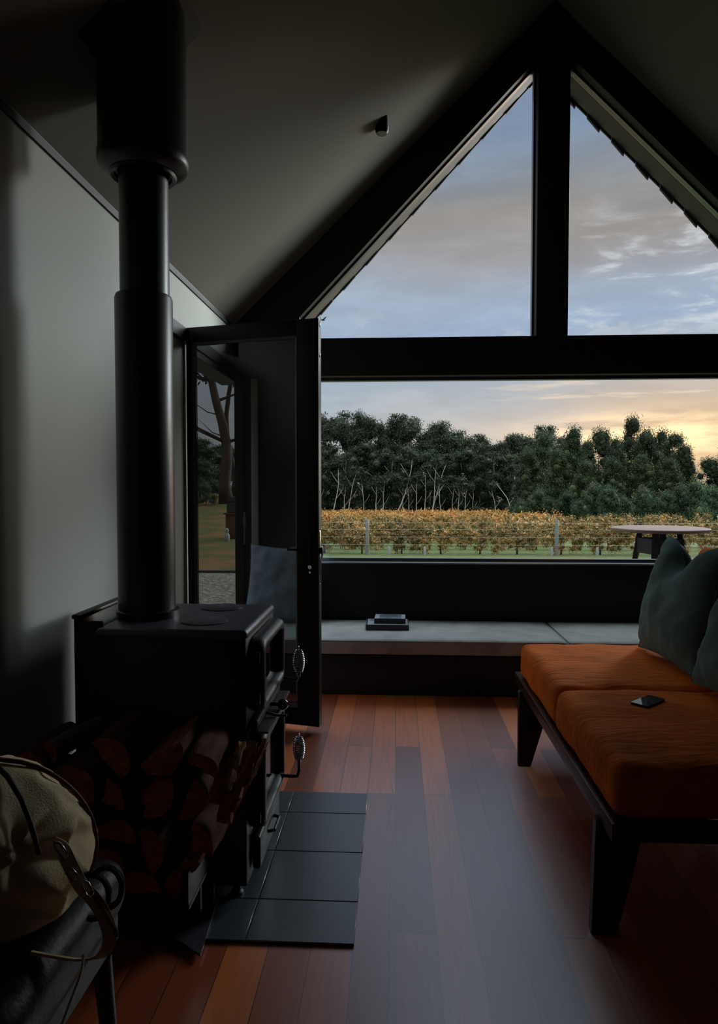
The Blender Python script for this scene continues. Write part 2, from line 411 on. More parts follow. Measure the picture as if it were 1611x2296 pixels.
def pillow_geo(w, h, t, chop=0.0, n=36, seed=0, wr=.006, chopw=.32, ears=.1):
    V = []; Fc = []
    for side in (1, -1):
        for i in range(n + 1):
            for j in range(n + 1):
                u = -1 + 2 * i / n; v = -1 + 2 * j / n
                pin = 1 - ears * (1 - abs(u) ** 2.2) * abs(v) ** 2      # sides pulled in between the corners
                pin2 = 1 - ears * (1 - abs(v) ** 2.2) * abs(u) ** 2
                x = u * w / 2 * pin2; z = v * h / 2 * pin
                th = t / 2 * (max(0, 1 - abs(u) ** 2.6) ** .6) * (max(0, 1 - abs(v) ** 2.6) ** .6)
                if chop:
                    k = math.exp(-(u / chopw) ** 2)
                    vv = max(0, (v + .35) / 1.35)
                    z -= chop * k * vv ** 2
                    th *= 1 - .45 * k * vv
                    x *= 1 - .10 * vv
                y = side * th
                edge = (i in (0, n) or j in (0, n))
                if not edge:
                    q = noise.noise(Vector((x * 9 + seed, z * 9, side * 3 + seed))) + .5 * noise.noise(Vector((x * 22 + seed, z * 22, side * 5)))
                    crease = noise.noise(Vector((u * 2.2 + v * 2 + seed, (u * v) * 4, side)))
                    y += side * wr * (q + crease)
                V.append((x, y, z))
        base = 0 if side == 1 else (n + 1) ** 2
        for i in range(n):
            for j in range(n):
                a = base + i * (n + 1) + j
                q = (a, a + 1, a + n + 2, a + n + 1)
                Fc.append(q if side == 1 else q[::-1])
    return V, Fc
def pillow(name, w, h, t, m, parent=None, **k):
    V, Fc = pillow_geo(w, h, t, **k)
    bm = bmesh.new()
    vs = [bm.verts.new(v) for v in V]
    for f in Fc: bm.faces.new([vs[i] for i in f])
    bmesh.ops.remove_doubles(bm, verts=bm.verts, dist=1e-5)
    o = bm_obj(name, bm, m, parent, smooth=True)
    return o
def seam_tube(name, w, h, m, parent, chop=0, ears=.1, r=.0035, chopw=.32, n=36):
    pts = []
    def pos(u, v):
        pin = 1 - ears * (1 - abs(u) ** 2.2) * abs(v) ** 2; pin2 = 1 - ears * (1 - abs(v) ** 2.2) * abs(u) ** 2
        x = u * w / 2 * pin2; z = v * h / 2 * pin
        if chop:
            k = math.exp(-(u / chopw) ** 2); vv = max(0, (v + .35) / 1.35); z -= chop * k * vv ** 2; x *= 1 - .10 * vv
        return (x, 0, z)
    for i in range(n): pts.append(pos(-1 + 2 * i / n, -1))
    for i in range(n): pts.append(pos(1, -1 + 2 * i / n))
    for i in range(n): pts.append(pos(1 - 2 * i / n, 1))
    for i in range(n + 1): pts.append(pos(-1, 1 - 2 * i / n))
    bm = bmesh.new(); add_tube(bm, pts, r, 6, cap=False)
    return bm_obj(name, bm, m, parent, smooth=True)

def tag(o, label=None, cat=None, group=None, kind=None):
    if label: o['label'] = label
    if cat: o['category'] = cat
    if group: o['group'] = group
    if kind: o['kind'] = kind
    return o
def empty(name, loc=(0, 0, 0), rz=0):
    o = bpy.data.objects.new(name, None); col.objects.link(o)
    o.location = loc; o.rotation_euler = (0, 0, rz); o.empty_display_size = .1
    return o
def copy_tree(o, parent=None):
    c = o.copy(); col.objects.link(c); c.parent = parent
    for ch in [x for x in col.objects if x.parent == o]: copy_tree(ch, c)
    return c

# ================================================================== THE ROOM
W = -1.25; RIDGE = 1.165; WR = 2 * RIDGE - W; D = 5.30; T = .18; BACK = -3.2
ZE = 2.63; SL = .97; ZR = ZE + SL * (RIDGE - W)
box('floor', (W - .15, BACK, -.12), (WR + .15, D + T, 0), M['floor'])['kind'] = 'structure'
# left wall with the garden door opening
OY0, OY1, OZ = 4.17, D + T, 2.25
bm = bmesh.new()
add_box(bm, (W - .15, BACK, 0), (W, OY0, ZE))
add_box(bm, (W - .15, OY0, OZ), (W, D + T, ZE))
tag(bm_obj('wall_left', bm, M['wall']), 'grey painted wall behind the wood stove', 'wall', kind='structure')
box('wall_right', (WR, BACK, 0), (WR + .15, D + T, ZE), M['backwall'])['kind'] = 'structure'
bm = bmesh.new()
add_prism(bm, [(W - .15, 0), (WR + .15, 0), (WR + .15, ZE), (RIDGE, ZR + .1), (W - .15, ZE)], BACK - .15, BACK)
tag(bm_obj('wall_back', bm, M['backwall']), kind='structure')
# gable wall around the windows
LB = (-.741, 2.69); LT = (1.045, 4.57); RT = (1.28, 4.572); RB = (3.07, 2.80); ZB, ZT = 2.238, 2.526; SILL = .815; XL, XR = -.70, 3.03
bm = bmesh.new()
add_box(bm, (W, D, 0), (WR, D + T, SILL - .012))
add_box(bm, (W, D, SILL - .012), (XL, D + T, ZB))
add_box(bm, (XR, D, SILL - .012), (WR, D + T, ZB))
add_prism(bm, [(W - .15, ZT), (LB[0], ZT), LB, LT, (LT[0], ZR + .05), (RIDGE - .12, ZR + .05), (W - .15, ZE - .05)], D, D + T)
add_prism(bm, [(WR + .15, ZT), (RB[0], ZT), RB, RT, (RT[0], ZR + .05), (RIDGE + .12, ZR + .05), (WR + .15, ZE - .05)][::-1], D, D + T)
tag(bm_obj('wall_far', bm, M['gable']), kind='structure')
box('trim_1', (W, D - .012, ZB), (WR, D + T, ZT), M['gable'], bev=.004)
box('trim_2', (LT[0], D - .012, ZT), (RT[0], D + T, ZR + .06), M['gable'], bev=.004)
for n_, l_ in (('trim_1', 'wide dark transom beam across the gable window'), ('trim_2', 'dark vertical post splitting the triangular windows')):
    tag(bpy.data.objects[n_], l_, 'beam', kind='structure')
# ceiling: two pitched slabs
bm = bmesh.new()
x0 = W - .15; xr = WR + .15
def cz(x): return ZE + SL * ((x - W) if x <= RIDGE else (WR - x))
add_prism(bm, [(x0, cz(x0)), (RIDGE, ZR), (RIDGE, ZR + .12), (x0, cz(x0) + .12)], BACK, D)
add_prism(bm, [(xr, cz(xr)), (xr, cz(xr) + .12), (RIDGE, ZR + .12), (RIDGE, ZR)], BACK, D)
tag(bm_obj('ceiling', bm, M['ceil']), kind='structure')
# roof overhang outside with tile edge
for side, (A, B), nm in ((-1, (LB, LT), 'trim_3'), (1, (RB, RT), 'trim_4')):
    a = Vector((A[0], A[1])); b = Vector((B[0], B[1])); d = (b - a).normalized()
    a2 = a - d * .5
    b2 = a + d * ((RIDGE - a.x) / d.x)
    nrm = Vector((-d.y, d.x)) if side < 0 else Vector((d.y, -d.x))
    if nrm.y < 0: nrm = -nrm
    th = .34
    up = Vector((0, th / nrm.y))
    bm = bmesh.new()
    add_prism(bm, [tuple(a2), tuple(b2), tuple(b2 + up), tuple(a2 + up)], D + T + .002, D + .37)
    o = bm_obj(nm, bm, M['soffit']); tag(o, ('left' if side < 0 else 'right') + ' slope of the roof overhang seen through the gable glass', 'roof', kind='structure')
    L_ = (b2 - a2).length; k = 0; s_ = .1 if side > 0 else .66
    while s_ < L_ - .12:
        p0 = a2 + d * s_; p1 = a2 + d * (s_ + .15)
        bm = bmesh.new()
        dn = -nrm * (.022 if side > 0 else .010)
        add_prism(bm, [tuple(p0 + dn * 1.6), tuple(p1 + dn), tuple(p1 + up), tuple(p0 + up)], D + .372, D + .395)
        bm_obj('roof_tile', bm, M['rooftile'], o)
        s_ += .27
    bm = bmesh.new()
    add_prism(bm, [tuple(a2 - nrm * .004), tuple(b2 - nrm * .004), tuple(b2 + up), tuple(a2 + up)], D + .395, D + .41)
    bm_obj('barge_board', bm, M['rooftile'], o)

# windows: frame + pane
def frame_poly(name, poly, y0, y1, w, parent):
    bm = bmesh.new(); n = len(poly); P_ = [Vector(p) for p in poly]
    area = sum(P_[i].x * P_[(i + 1) % n].y - P_[(i + 1) % n].x * P_[i].y for i in range(n))
    if area < 0: P_ = P_[::-1]
    inn = []
    for i in range(n):
        p, q, r = P_[i - 1], P_[i], P_[(i + 1) % n]
        d1 = (q - p).normalized(); d2 = (r - q).normalized()
        n1 = Vector((-d1.y, d1.x)); n2 = Vector((-d2.y, d2.x))
        bi = (n1 + n2); bi = bi / bi.length_squared * 2
        inn.append(q + bi * w)
    for i in range(n):
        j = (i + 1) % n
        add_prism(bm, [tuple(P_[i]), tuple(P_[j]), tuple(inn[j]), tuple(inn[i])], y0, y1)
    o = bm_obj(name, bm, M['frame'], parent)
    return o, inn
def window(name, poly, label, w=.022, yc=D + .12):
    root = empty(name); tag(root, label, 'window', kind='structure')
    f, inn = frame_poly('window_frame', poly, yc - .03, yc + .03, w, root)
    bm = bmesh.new(); add_prism(bm, [tuple(p) for p in inn], yc - .003, yc + .003)
    bm_obj('glass_pane', bm, M['glass'], root)
    return root
window('window_1', [(XL, SILL), (XR, SILL), (XR, ZB), (XL, ZB)], 'wide picture window above the bench')
window('window_2', [(LB[0], ZT), (LT[0], ZT), LT, LB], 'left triangular window of the gable', .014)
window('window_3', [(RT[0], ZT), (RB[0], ZT), RB, RT], 'right triangular window of the gable', .014)
box('trim_5', (XL - .0, D - .014, SILL - .012), (XR, D + .10, SILL - .0005), M['frame'], bev=.003)
tag(bpy.data.objects['trim_5'], 'slim metal sill under the picture window', 'sill', kind='structure')
box('shadow_gap_strip', (W, BACK, 2.588), (W + .010, D, 2.618), M['gable'])['kind'] = 'structure'  # dark strip standing in for the shadow line under the ceiling
# door head trim and frame of the garden opening
bm = bmesh.new()
add_box(bm, (W - .02, 3.62, 2.245), (W + .022, 5.29, 2.325), .003)
add_box(bm, (W - .14, OY0 - .075, 0), (W + .012, OY0, 2.25), .003)
add_box(bm, (W + .012, D - .03, 0), (W + .075, D - .001, 2.25), .003)
add_box(bm, (W - .14, OY0, 2.20), (W + .012, OY1 - .02, 2.25), .003)
add_box(bm, (W - .14, OY0, 0), (W + .012, D - .03, .03), .003)
o = bm_obj('trim_6', bm, M['black']); tag(o, 'black frame of the garden door opening', 'door frame', kind='structure')
bm = bmesh.new(); add_box(bm, (W + .078, D - .045, .95), (W + .092, D - .03, 1.20), .002)
add_box(bm, (W + .074, D - .05, 1.10), (W + .098, D - .045, 1.16), .001); add_box(bm, (W + .078, D - .05, .97), (W + .09, D - .045, 1.06), .001)
bm_obj('strike_plate', bm, M['bead'], o)
box('trim_7', (-1.115, D - .03, 0), (-1.06, D - .001, 2.22), M['wall'], bev=.004)
tag(bpy.data.objects['trim_7'], 'slim grey upright board at the left end of the gable wall', 'trim', kind='structure')
box('baseboard_far', (-1.06, D - .02, 0), (WR, D - .001, .08), M['gable'])['kind'] = 'structure'
box('baseboard_left', (W, BACK, 0), (W + .014, 4.08, .09), M['wall'])['kind'] = 'structure'

# glazed door leaf standing open into the room
hy, fy, hx, fx = 4.07, 3.87, W + .015, -.428
ang = math.atan2(fy - hy, fx - hx); LW = math.hypot(fx - hx, fy - hy)
dr = empty('door_1', (hx, hy, 0), ang)
tag(dr, 'glazed black door standing open beside the wood stove', 'door', kind='structure')
DZ0, DZ1, dt = .035, 2.332, .044
def dbox(name, lo, hi, m, parent=dr, bev=.002): return box(name, lo, hi, m, parent, bev)
dbox('lock_stile', (LW - .132, -dt / 2, DZ0), (LW, dt / 2, DZ1), M['black'])
dbox('hinge_stile', (0, -dt / 2, DZ0), (.042, dt / 2, DZ1), M['black'])
dbox('top_rail', (.042, -dt / 2, DZ1 - .09), (LW - .132, dt / 2, DZ1), M['black'])
dbox('bottom_rail', (.042, -dt / 2, DZ0), (LW - .132, dt / 2, DZ0 + .10), M['black'])
# mitred sloping glazing beads
gx0, gx1, gz0, gz1 = .042, LW - .132, DZ0 + .10, DZ1 - .09
bm = bmesh.new()
for yy, sg in ((-dt / 2, 1), (dt / 2, -1)):
    o4 = [(gx0, gz0), (gx1, gz0), (gx1, gz1), (gx0, gz1)]; bw = .014
    i4 = [(gx0 + bw, gz0 + bw * 1.6), (gx1 - bw, gz0 + bw * 1.6), (gx1 - bw, gz1 - bw), (gx0 + bw, gz1 - bw)]
    vo = [bm.verts.new((p[0], yy, p[1])) for p in o4]; vi = [bm.verts.new((p[0], yy + sg * .015, p[1])) for p in i4]
    for k in range(4): bm.faces.new((vo[k], vo[(k + 1) % 4], vi[(k + 1) % 4], vi[k]))
bm_obj('glazing_bead', bm, M['bead'], dr)
dbox('glass_pane', (gx0 + .005, -.003, gz0 + .01), (gx1 - .005, .003, gz1 - .005), M['doorglass'], bev=0)
# furniture of the lock stile: backplate, lever, cylinder, edge plate and bolt
hp = dbox('lock_plate', (LW - .062, -dt / 2 - .006, .86), (LW - .036, -dt / 2, 1.13), M['black'])
bm = bmesh.new(); add_tube(bm, [(LW - .049, -dt / 2, 1.045), (LW - .049, -dt / 2 - .05, 1.045), (LW - .06, -dt / 2 - .056, 1.045), (LW - .165, -dt / 2 - .056, 1.045)], .007, 10)
smooth_angle(bm_obj('lever_handle', bm, M['iron'], hp), 50)
bm = bmesh.new(); add_tube(bm, [(LW - .049, -dt / 2 - .006, .945), (LW - .049, -dt / 2 - .016, .945)], .011, 16); add_tube(bm, [(LW - .049, -dt / 2 - .006, .915), (LW - .049, -dt / 2 - .013, .915)], .006, 12)
bm_obj('lock_cylinder', bm, M['chrome'], hp)
bm = bmesh.new(); add_tube(bm, [(LW - .10, dt / 2, 1.045), (LW - .10, dt / 2 + .05, 1.045), (LW - .21, dt / 2 + .052, 1.045)], .007, 10)
smooth_angle(bm_obj('outer_lever', bm, M['chrome'], dr), 50)
dbox('edge_plate', (LW - .0005, -.011, .85), (LW + .002, .011, 1.15), M['chrome'])
dbox('latch_bolt', (LW, -.007, 1.02), (LW + .016, .007, 1.055), M['black'])
for zz in (2.12, 2.29): dbox('edge_bolt', (LW - .0005, -.006, zz), (LW + .003, .006, zz + .02), M['frame'], bev=.001)

# ceiling spotlight on the left slope
sp = Vector((-.09, 5.05, 0)); sp = at(857, 240, 4.55); sp.z = cz(sp.x)
rt = empty('ceiling_spotlight', tuple(sp)); tag(rt, 'small black surface spotlight on the left ceiling slope', 'spotlight')
lathe('lamp_housing', [(0, .03), (.04, .03), (.043, -.02), (.043, -.06), (.036, -.075)], (0, 0, 0), M['black'], rt, 24)
lathe('lamp_lens', [(.036, -.074), (.034, -.078), (0, -.080)], (0, 0, 0), M['lampm'], rt, 24)

# ================================================================== HEARTH
hx0, hx1, hy0, hy1 = -1.13, -.126, 2.045, 3.075
hb = box('hearth', (hx0, hy0, .0), (hx1, hy1, .006), M['grout']); tag(hb, 'dark slate tiled hearth pad under the wood stove', 'hearth')
ys = [2.045, 2.258, 2.568, 2.879, 3.075]; xs = [-1.13, -.795, -.46, -.126]
for i in range(3):
    for j in range(4):
        g = .0022
        box('slate_tile', (xs[i] + (g if i else 0), ys[j] + (g if j else 0), .002), (xs[i + 1] - (g if i < 2 else 0), ys[j + 1] - (g if j < 3 else 0), .011), M['slate'], hb, bev=.0012, seg=1)

# ================================================================== STOVE
st = empty('wood_stove', (-.75, 2.49, 0)); tag(st, 'black steel baker\'s wood stove with oven on the slate hearth', 'stove')
class Off:                                       # parts are written in room coordinates and shifted under the stove
    pass
def under(root, o):
    o.location = Vector(o.location) - Vector(root.location); return o
SX0, SX1, SY0, SY1, SZ0, SZ1 = -1.005, -.49, 2.235, 2.755, .06, .925
bm = bmesh.new(); add_box(bm, (SX0, SY0 + .004, SZ0), (SX1 - .004, SY1 - .004, SZ1 - .02), .008, 2)
under(st, smooth_angle(bm_obj('body', bm, M['iron'], st)))
bm = bmesh.new(); add_box(bm, (SX0, SY0, SZ1 - .035), (SX1, SY1, SZ1), .016, 4)
tp = under(st, smooth_angle(bm_obj('top_plate', bm, M['iron2'], st), 40))
for hx_, hy_, r_ in ((-.672, 2.385, .081), (-.678, 2.655, .078)):
    o = lathe('hotplate', [(0, .004), (r_ - .003, .004), (r_, .002), (r_, -.01)], (hx_, hy_, SZ1), M['iron2'], tp, 48); 
    o2 = lathe('hotplate_ring', [(r_ + .003, .001), (r_ + .003, .0015), (r_, .0015), (r_, .001)], (hx_, hy_, SZ1), M['flue'], tp, 48)
for x_ in (SX0 + .05, SX1 - .05):
    for y_ in (SY0 + .05, SY1 - .05):
        under(st, lathe('foot', [(0, 0.0112), (.022, 0.0112), (.022, .02), (.014, .026), (.014, .07)], (x_, y_, 0), M['iron'], st, 20))
# rear heat shield with turned rim
bm = bmesh.new()
add_box(bm, (-1.10, 2.29, .10), (-1.092, 2.74, .955), .002); add_box(bm, (-1.10, 2.29, .10), (-1.0, 2.298, .94), .002)
add_box(bm, (-1.10, 2.732, .10), (-1.0, 2.74, .94), .002); add_box(bm, (-1.107, 2.285, .945), (-1.07, 2.745, .962), .006)
under(st, smooth_angle(bm_obj('heat_shield', bm, M['iron'], st)))

def rounded_rect(y0, y1, z0, z1, r, n=8):
    pts = []
    for cx_, cz_, a0 in ((y1 - r, z1 - r, 0), (y0 + r, z1 - r, 90), (y0 + r, z0 + r, 180), (y1 - r, z0 + r, 270)):
        for k in range(n + 1):
            a = math.radians(a0 + 90 * k / n); pts.append((cx_ + r * math.cos(a), cz_ + r * math.sin(a)))
    return pts
def door_ring(name, y0, y1, z0, z1, parent):
    """thick rounded cast frame around the door glass, facing +x"""
    prof = [(0, -.488), (0, -.462), (.006, -.448), (.016, -.441), (.030, -.441), (.040, -.450), (.044, -.470)]
    bm = bmesh.new(); rings = []
    for off, x in prof:
        rr = rounded_rect(y0 + off, y1 - off, z0 + off, z1 - off, max(.012, .055 - off))
        rings.append([bm.verts.new((x, p[0], p[1])) for p in rr])
    n = len(rings[0])
    for a, b in zip(rings, rings[1:]):
        for k in range(n): bm.faces.new((a[k], a[(k + 1) % n], b[(k + 1) % n], b[k]))
    return smooth_angle(bm_obj(name, bm, M['iron'], parent), 50)
def spring_handle(parent, name, y, zc, stem_pts):
    h = tube(name, stem_pts, .0062, M['flue'], parent, 12)
    # barrel shaped coil of bright wire with an end loop
    pts = []; turns = 13; n = turns * 14; L_ = .088
    for i in range(n + 1):
        t = i / n; a = 2 * PI * turns * t
        r = .0085 + .014 * math.sin(PI * min(1, .12 + t * .80)) 
        pts.append((HX + r * math.cos(a), y + r * math.sin(a), zc - L_ / 2 + L_ * t))
    bm = bmesh.new(); add_tube(bm, pts, .0024, 6)
    z1_ = zc + L_ / 2
    add_tube(bm, [(HX, y - .008, z1_ - .004), (HX, y - .008, z1_ + .006), (HX, y - .004, z1_ + .013), (HX, y + .004, z1_ + .013), (HX, y + .008, z1_ + .006), (HX, y + .008, z1_ - .004)], .0022, 8)
    add_tube(bm, [(HX - .004, y - .005, zc - L_ / 2 - .018), (HX - .003, y - .008, zc - L_ / 2)], .0022, 8)
    add_tube(bm, [(HX + .004, y + .005, zc - L_ / 2 - .018), (HX + .003, y + .008, zc - L_ / 2)], .0022, 8)
    bm_obj('spring_grip', bm, M['chrome'], h, smooth=True)['label'] = 'chrome coiled spring grip'
    return h
HX = -.375
def stove_door(name, y0, y1, z0, z1, label=None):
    bm = bmesh.new(); add_prism(bm, rounded_rect(y0 + .03, y1 - .03, z0 + .03, z1 - .03, .03), -.478, -.470, 'X')
    d = under(st, bm_obj(name, bm, M['oven_glass'], st))
    door_ring('door_frame', y0, y1, z0, z1, d)
    for zz in (z0 + .04, z1 - .075):                      # hinge barrels on the near side
        tube('hinge', [(-.462, y0 - .004, zz), (-.462, y0 - .004, zz + .035)], .009, M['iron'], d, 12)
    return d
d1 = stove_door('oven_door', 2.275, 2.715, .63, .885)
d1['label'] = 'upper oven door with dark glass'
spring_handle(d1, 'handle', 2.63, .725, [(-.452, 2.69, .645), (-.40, 2.665, .642), (-.386, 2.645, .65), (HX, 2.632, .672), (HX, 2.63, .70)])
d2 = stove_door('fire_door', 2.275, 2.715, .225, .555)
d2['label'] = 'lower firebox door with dark glass'
spring_handle(d2, 'handle', 2.63, .385, [(-.452, 2.66, .262), (-.40, 2.655, .262), (-.382, 2.64, .270), (HX, 2.632, .295), (HX, 2.63, .36)])
bm = bmesh.new(); add_box(bm, (-.49, 2.26, .572), (-.425, 2.73, .580), .003); add_box(bm, (-.49, 2.27, .582), (-.462, 2.72, .615), .008)
under(st, smooth_angle(bm_obj('fender_shelf', bm, M['iron'], st)))
bm = bmesh.new(); add_tube(bm, [(-.47, 2.50, .597), (-.43, 2.50, .597)], .007, 10)
b2 = bmesh.new(); bmesh.ops.create_uvsphere(b2, u_segments=20, v_segments=12, radius=.021)
for v in b2.verts: v.co = v.co + Vector((-.415, 2.50, .597))
merge(bm, b2); under(st, smooth_angle(bm_obj('damper_knob', bm, M['oven_glass'], st), 60))
bm = bmesh.new(); add_tube(bm, [(-.485, 2.42, .60), (-.42, 2.41, .585), (-.385, 2.40, .590)], .005, 10)
under(st, smooth_angle(bm_obj('air_lever', bm, M['chrome'], st), 60))
bm = bmesh.new(); add_box(bm, (-.49, 2.30, .085), (-.462, 2.69, .20), .01, 3); add_tube(bm, [(-.46, 2.44, .15), (-.44, 2.45, .15), (-.44, 2.55, .15), (-.46, 2.56, .15)], .006, 10)
ap = under(st, smooth_angle(bm_obj('ash_drawer', bm, M['iron'], st)))

# flue: pipe, rear shield and ceiling casing
fxx, fyy = -.905, 2.47
fl = empty('stove_flue', (fxx, fyy, SZ1)); tag(fl, 'tall black stove flue pipe rising from the stove to the ceiling', 'flue')
def fl_l(name, prof, dx=0, m=M['flue'], seg=64): return lathe(name, prof, (dx, 0, -SZ1), m, fl, seg)
fl_l('pipe', [(.0, .92), (.091, .92), (.091, 1.7), (.086, 1.7), (.086, 2.62), (0, 2.62)])
fl_l('pipe_collar', [(.0, .925), (.112, .925), (.112, .95), (.104, .955), (.0, .955)])
fl_l('rear_shield', [(.0, .955), (.101, .955), (.101, 2.07), (.097, 2.082), (.0, 2.082)], -.0045)
fl_l('casing', [(.09, 2.515), (.118, 2.512), (.150, 2.53), (.158, 2.545), (.158, 2.575), (.1545, 2.58), (.1545, 3.07), (.145, 3.10), (.0, 3.10)])
fl_l('trim_ring', [(.100, 2.505), (.112, 2.500), (.116, 2.510), (.104, 2.518)])
# square flashing plate lying on the ceiling slope
bm = bmesh.new(); e0, e1 = -1.02, -.735
add_prism(bm, [(e0, cz(e0) - .003), (e1, cz(e1) - .003), (e1, cz(e1) - .009), (e0, cz(e0) - .009)], 2.22, 2.64)
o = bm_obj('ceiling_plate', bm, M['gable'], fl); o.location = (-fxx, -fyy, -SZ1)

# ================================================================== FIREWOOD
rack = empty('log_rack', (-.9, 2.08, 0)); tag(rack, 'low black steel log rack with clipped-corner floor plate beside the stove', 'log rack')
bm = bmesh.new(); add_prism(bm, [(-1.2, 2.225), (-.93, 2.215), (-.574, 1.96), (-.592, 2.20), (-.592, 2.225)], .012, .020, 'Z')
o = bm_obj('floor_plate', bm, M['iron2'], rack); under(rack, o)
RZ = .175
bm = bmesh.new(); add_box(bm, (-1.235, 1.94, RZ - .012), (-.60, 2.225, RZ), .002); add_box(bm, (-1.235, 2.12, .02), (-.62, 2.14, RZ - .012))
add_box(bm, (-1.235, 2.20, .02), (-.60, 2.225, RZ - .012))
under(rack, bm_obj('shelf', bm, M['iron'], rack))
box('side_rail', (-.612, 1.94, RZ), (-.602, 2.225, RZ + .10), M['iron'], rack, .002); under(rack, [c for c in col.objects if c.parent == rack][-1])

def log_mesh(kind, r, length, seed, end_mat, bark_mat):
    """a log along +Y from its sawn end at y=0; kind: round, half, wedge"""
    rnd = random.Random(seed); n = 28; m = 9
    def rad(a):
        base = r * (1 + .05 * math.sin(a * 2 + seed) + .04 * math.sin(a * 3 + seed * 2.1) + .03 * math.sin(a * 5 + seed))
        return base
    prof = []
    if kind == 'round':
        prof = [(rad(2 * PI * k / n) * math.cos(2 * PI * k / n), rad(2 * PI * k / n) * math.sin(2 * PI * k / n)) for k in range(n)]
        bark = [True] * n
    else:
        span = PI if kind == 'half' else PI * .58
        k1 = 18
        arc = [(rad(a) * math.cos(a), rad(a) * math.sin(a)) for a in [span * k / k1 for k in range(k1 + 1)]]
        apex = (0, 0) if kind == 'wedge' else None
        prof = arc[:]; bark = [True] * k1
        last = arc[-1]; first = arc[0]
        path = [last] + ([apex] if apex else []) + [first]
        q = []
        for a_, b_ in zip(path, path[1:]):
            for t in range(5): q.append((a_[0] + (b_[0] - a_[0]) * t / 5 + rnd.uniform(-1, 1) * .004, a_[1] + (b_[1] - a_[1]) * t / 5 + rnd.uniform(-1, 1) * .004))
        q = q[1:]; prof += q; bark += [False] * (len(prof) - len(bark))
        cx_ = sum(p[0] for p in prof) / len(prof); cy_ = sum(p[1] for p in prof) / len(prof)
        prof = [(p[0] - cx_, p[1] - cy_) for p in prof]
        s_ = r * 1.0 / max(max(abs(p[0]) for p in prof), max(abs(p[1]) for p in prof)); prof = [(p[0] * s_, p[1] * s_) for p in prof]
    N_ = len(prof); V = []; Fc = []; mi = []
    bend = rnd.uniform(-.012, .012)
    for j in range(m + 1):
        t = j / m; y = length * t
        for k, (px_, pz_) in enumerate(prof):
            w = 1 + .05 * noise.noise(Vector((k * .5, y * 14, seed))) 
            V.append((px_ * w + bend * math.sin(PI * t), y + (.004 * noise.noise(Vector((px_ * 60, pz_ * 60, seed))) if j in (0, m) else 0), pz_ * w))
    for j in range(m):
        for k in range(N_):
            k2 = (k + 1) % N_
            Fc.append((j * N_ + k, (j + 1) * N_ + k, (j + 1) * N_ + k2, j * N_ + k2)); mi.append(1 if bark[k] else 0)
    c0 = len(V); V.append((bend * 0, -.002, 0)); 
    for k in range(N_): Fc.append((c0, k, (k + 1) % N_)); mi.append(0)
    c1 = len(V); V.append((0, length + .002, 0))
    for k in range(N_): Fc.append((c1, m * N_ + (k + 1) % N_, m * N_ + k)); mi.append(0)
    return V, Fc, mi
# px, py, radius in px, kind, tilt(roll), wood, yaw, label
LOGS = [
    (62, 1722, 37, 'round', 0, 'r', 0, 'small round log at the far left of the top of the pile, cut end forward'),
    (108, 1690, 24, 'round', 0, 'b', -.18, 'thin grey branch log lying highest at the left end of the pile'),
    (160, 1772, 58, 'round', .4, 'd', -.05, 'thick round dark-barked log with a cracked pith, second layer from the top at left'),
    (258, 1690, 56, 'half', .9, 'r', .0, 'large split log with flat red face standing highest in the middle of the pile'),
    (258, 1780, 36, 'wedge', .4, 'd', 0, 'small wedge log wedged under the highest split log'),
    (372, 1712, 55, 'half', 2.6, 'r', .05, 'broad split log with slanting top, right of the highest split log'),
    (358, 1800, 46, 'wedge', 1.5, 'd', 0, 'dark wedge log below the broad slanting split log'),
    (462, 1712, 40, 'half', .6, 'r', .1, 'rough barked split log beside the kindling'),
    (438, 1800, 50, 'half', 2.0, 'r', 0, 'red split log at the right end of the third layer'),
    (50, 1810, 44, 'round', 0, 'd', 0, 'round log at the left edge just above the khaki bag'),
    (262, 1862, 52, 'half', .2, 'r', 0, 'half log with pale torn bark edge in the middle of the pile'),
    (170, 1880, 46, 'round', 1, 'r', 0, 'round log half hidden behind the rim of the khaki bag'),
    (345, 1905, 56, 'half', 1.3, 'r', 0, 'upright split log at the centre right, below the half log with pale bark edge'),
    (455, 1884, 36, 'wedge', .3, 'd', 0, 'wedge log at the right side above the small dark stub'),
    (424, 1945, 26, 'wedge', 2.2, 'd', 0, 'small dark stub log near the lower right of the pile'),
    (232, 1945, 46, 'round', .5, 'd', 0, 'round log in the lower left, beside the khaki bag'),
    (315, 1995, 50, 'half', 0, 'd', 0, 'flat split log in the bottom layer, centre'),
    (395, 2010, 34, 'wedge', 1, 'd', 0, 'short wedge log at the right end of the bottom layer'),
    (70, 1900, 42, 'round', .5, 'd', 0, 'round log at the left end of the pile, hidden behind the khaki bag'),
    (150, 1975, 48, 'half', .5, 'd', 0, 'split log in the bottom layer behind the khaki bag'),
    (225, 2030, 40, 'wedge', .5, 'd', 0, 'wedge log at the very bottom of the pile behind the bag strap'),
]
for i, (px, py, r, kind, roll, wd, yw, lab) in enumerate(LOGS):
    Y = 1.93 + (.02 * ((i * 7) % 3))
    if i in (1, 3): Y += .03
    p = at(px, py, Y); rr = r / FPX * Y
    V, Fc, mi = log_mesh(kind, rr, .265 if Y < 1.96 else .245, i * 3.7 + 1, None, None)
    me = bpy.data.meshes.new('firewood_log'); me.from_pydata(V, [], Fc)
    a, b = {'r': (M['redwood'], M['darkbark']), 'b': (M['redwood'], M['bark']), 'd': (M['redwood'], M['darkbark'])}[wd]
    me.materials.append(a); me.materials.append(b)
    me.polygons.foreach_set('material_index', mi); me.update()
    o = bpy.data.objects.new('firewood_log', me); col.objects.link(o)
    p.z = max(p.z, RZ + rr * 1.0)
    o.location = p; o.rotation_euler = (0, roll, yw)
    tag(o, lab, 'firewood', 'split firewood stacked beside the stove')
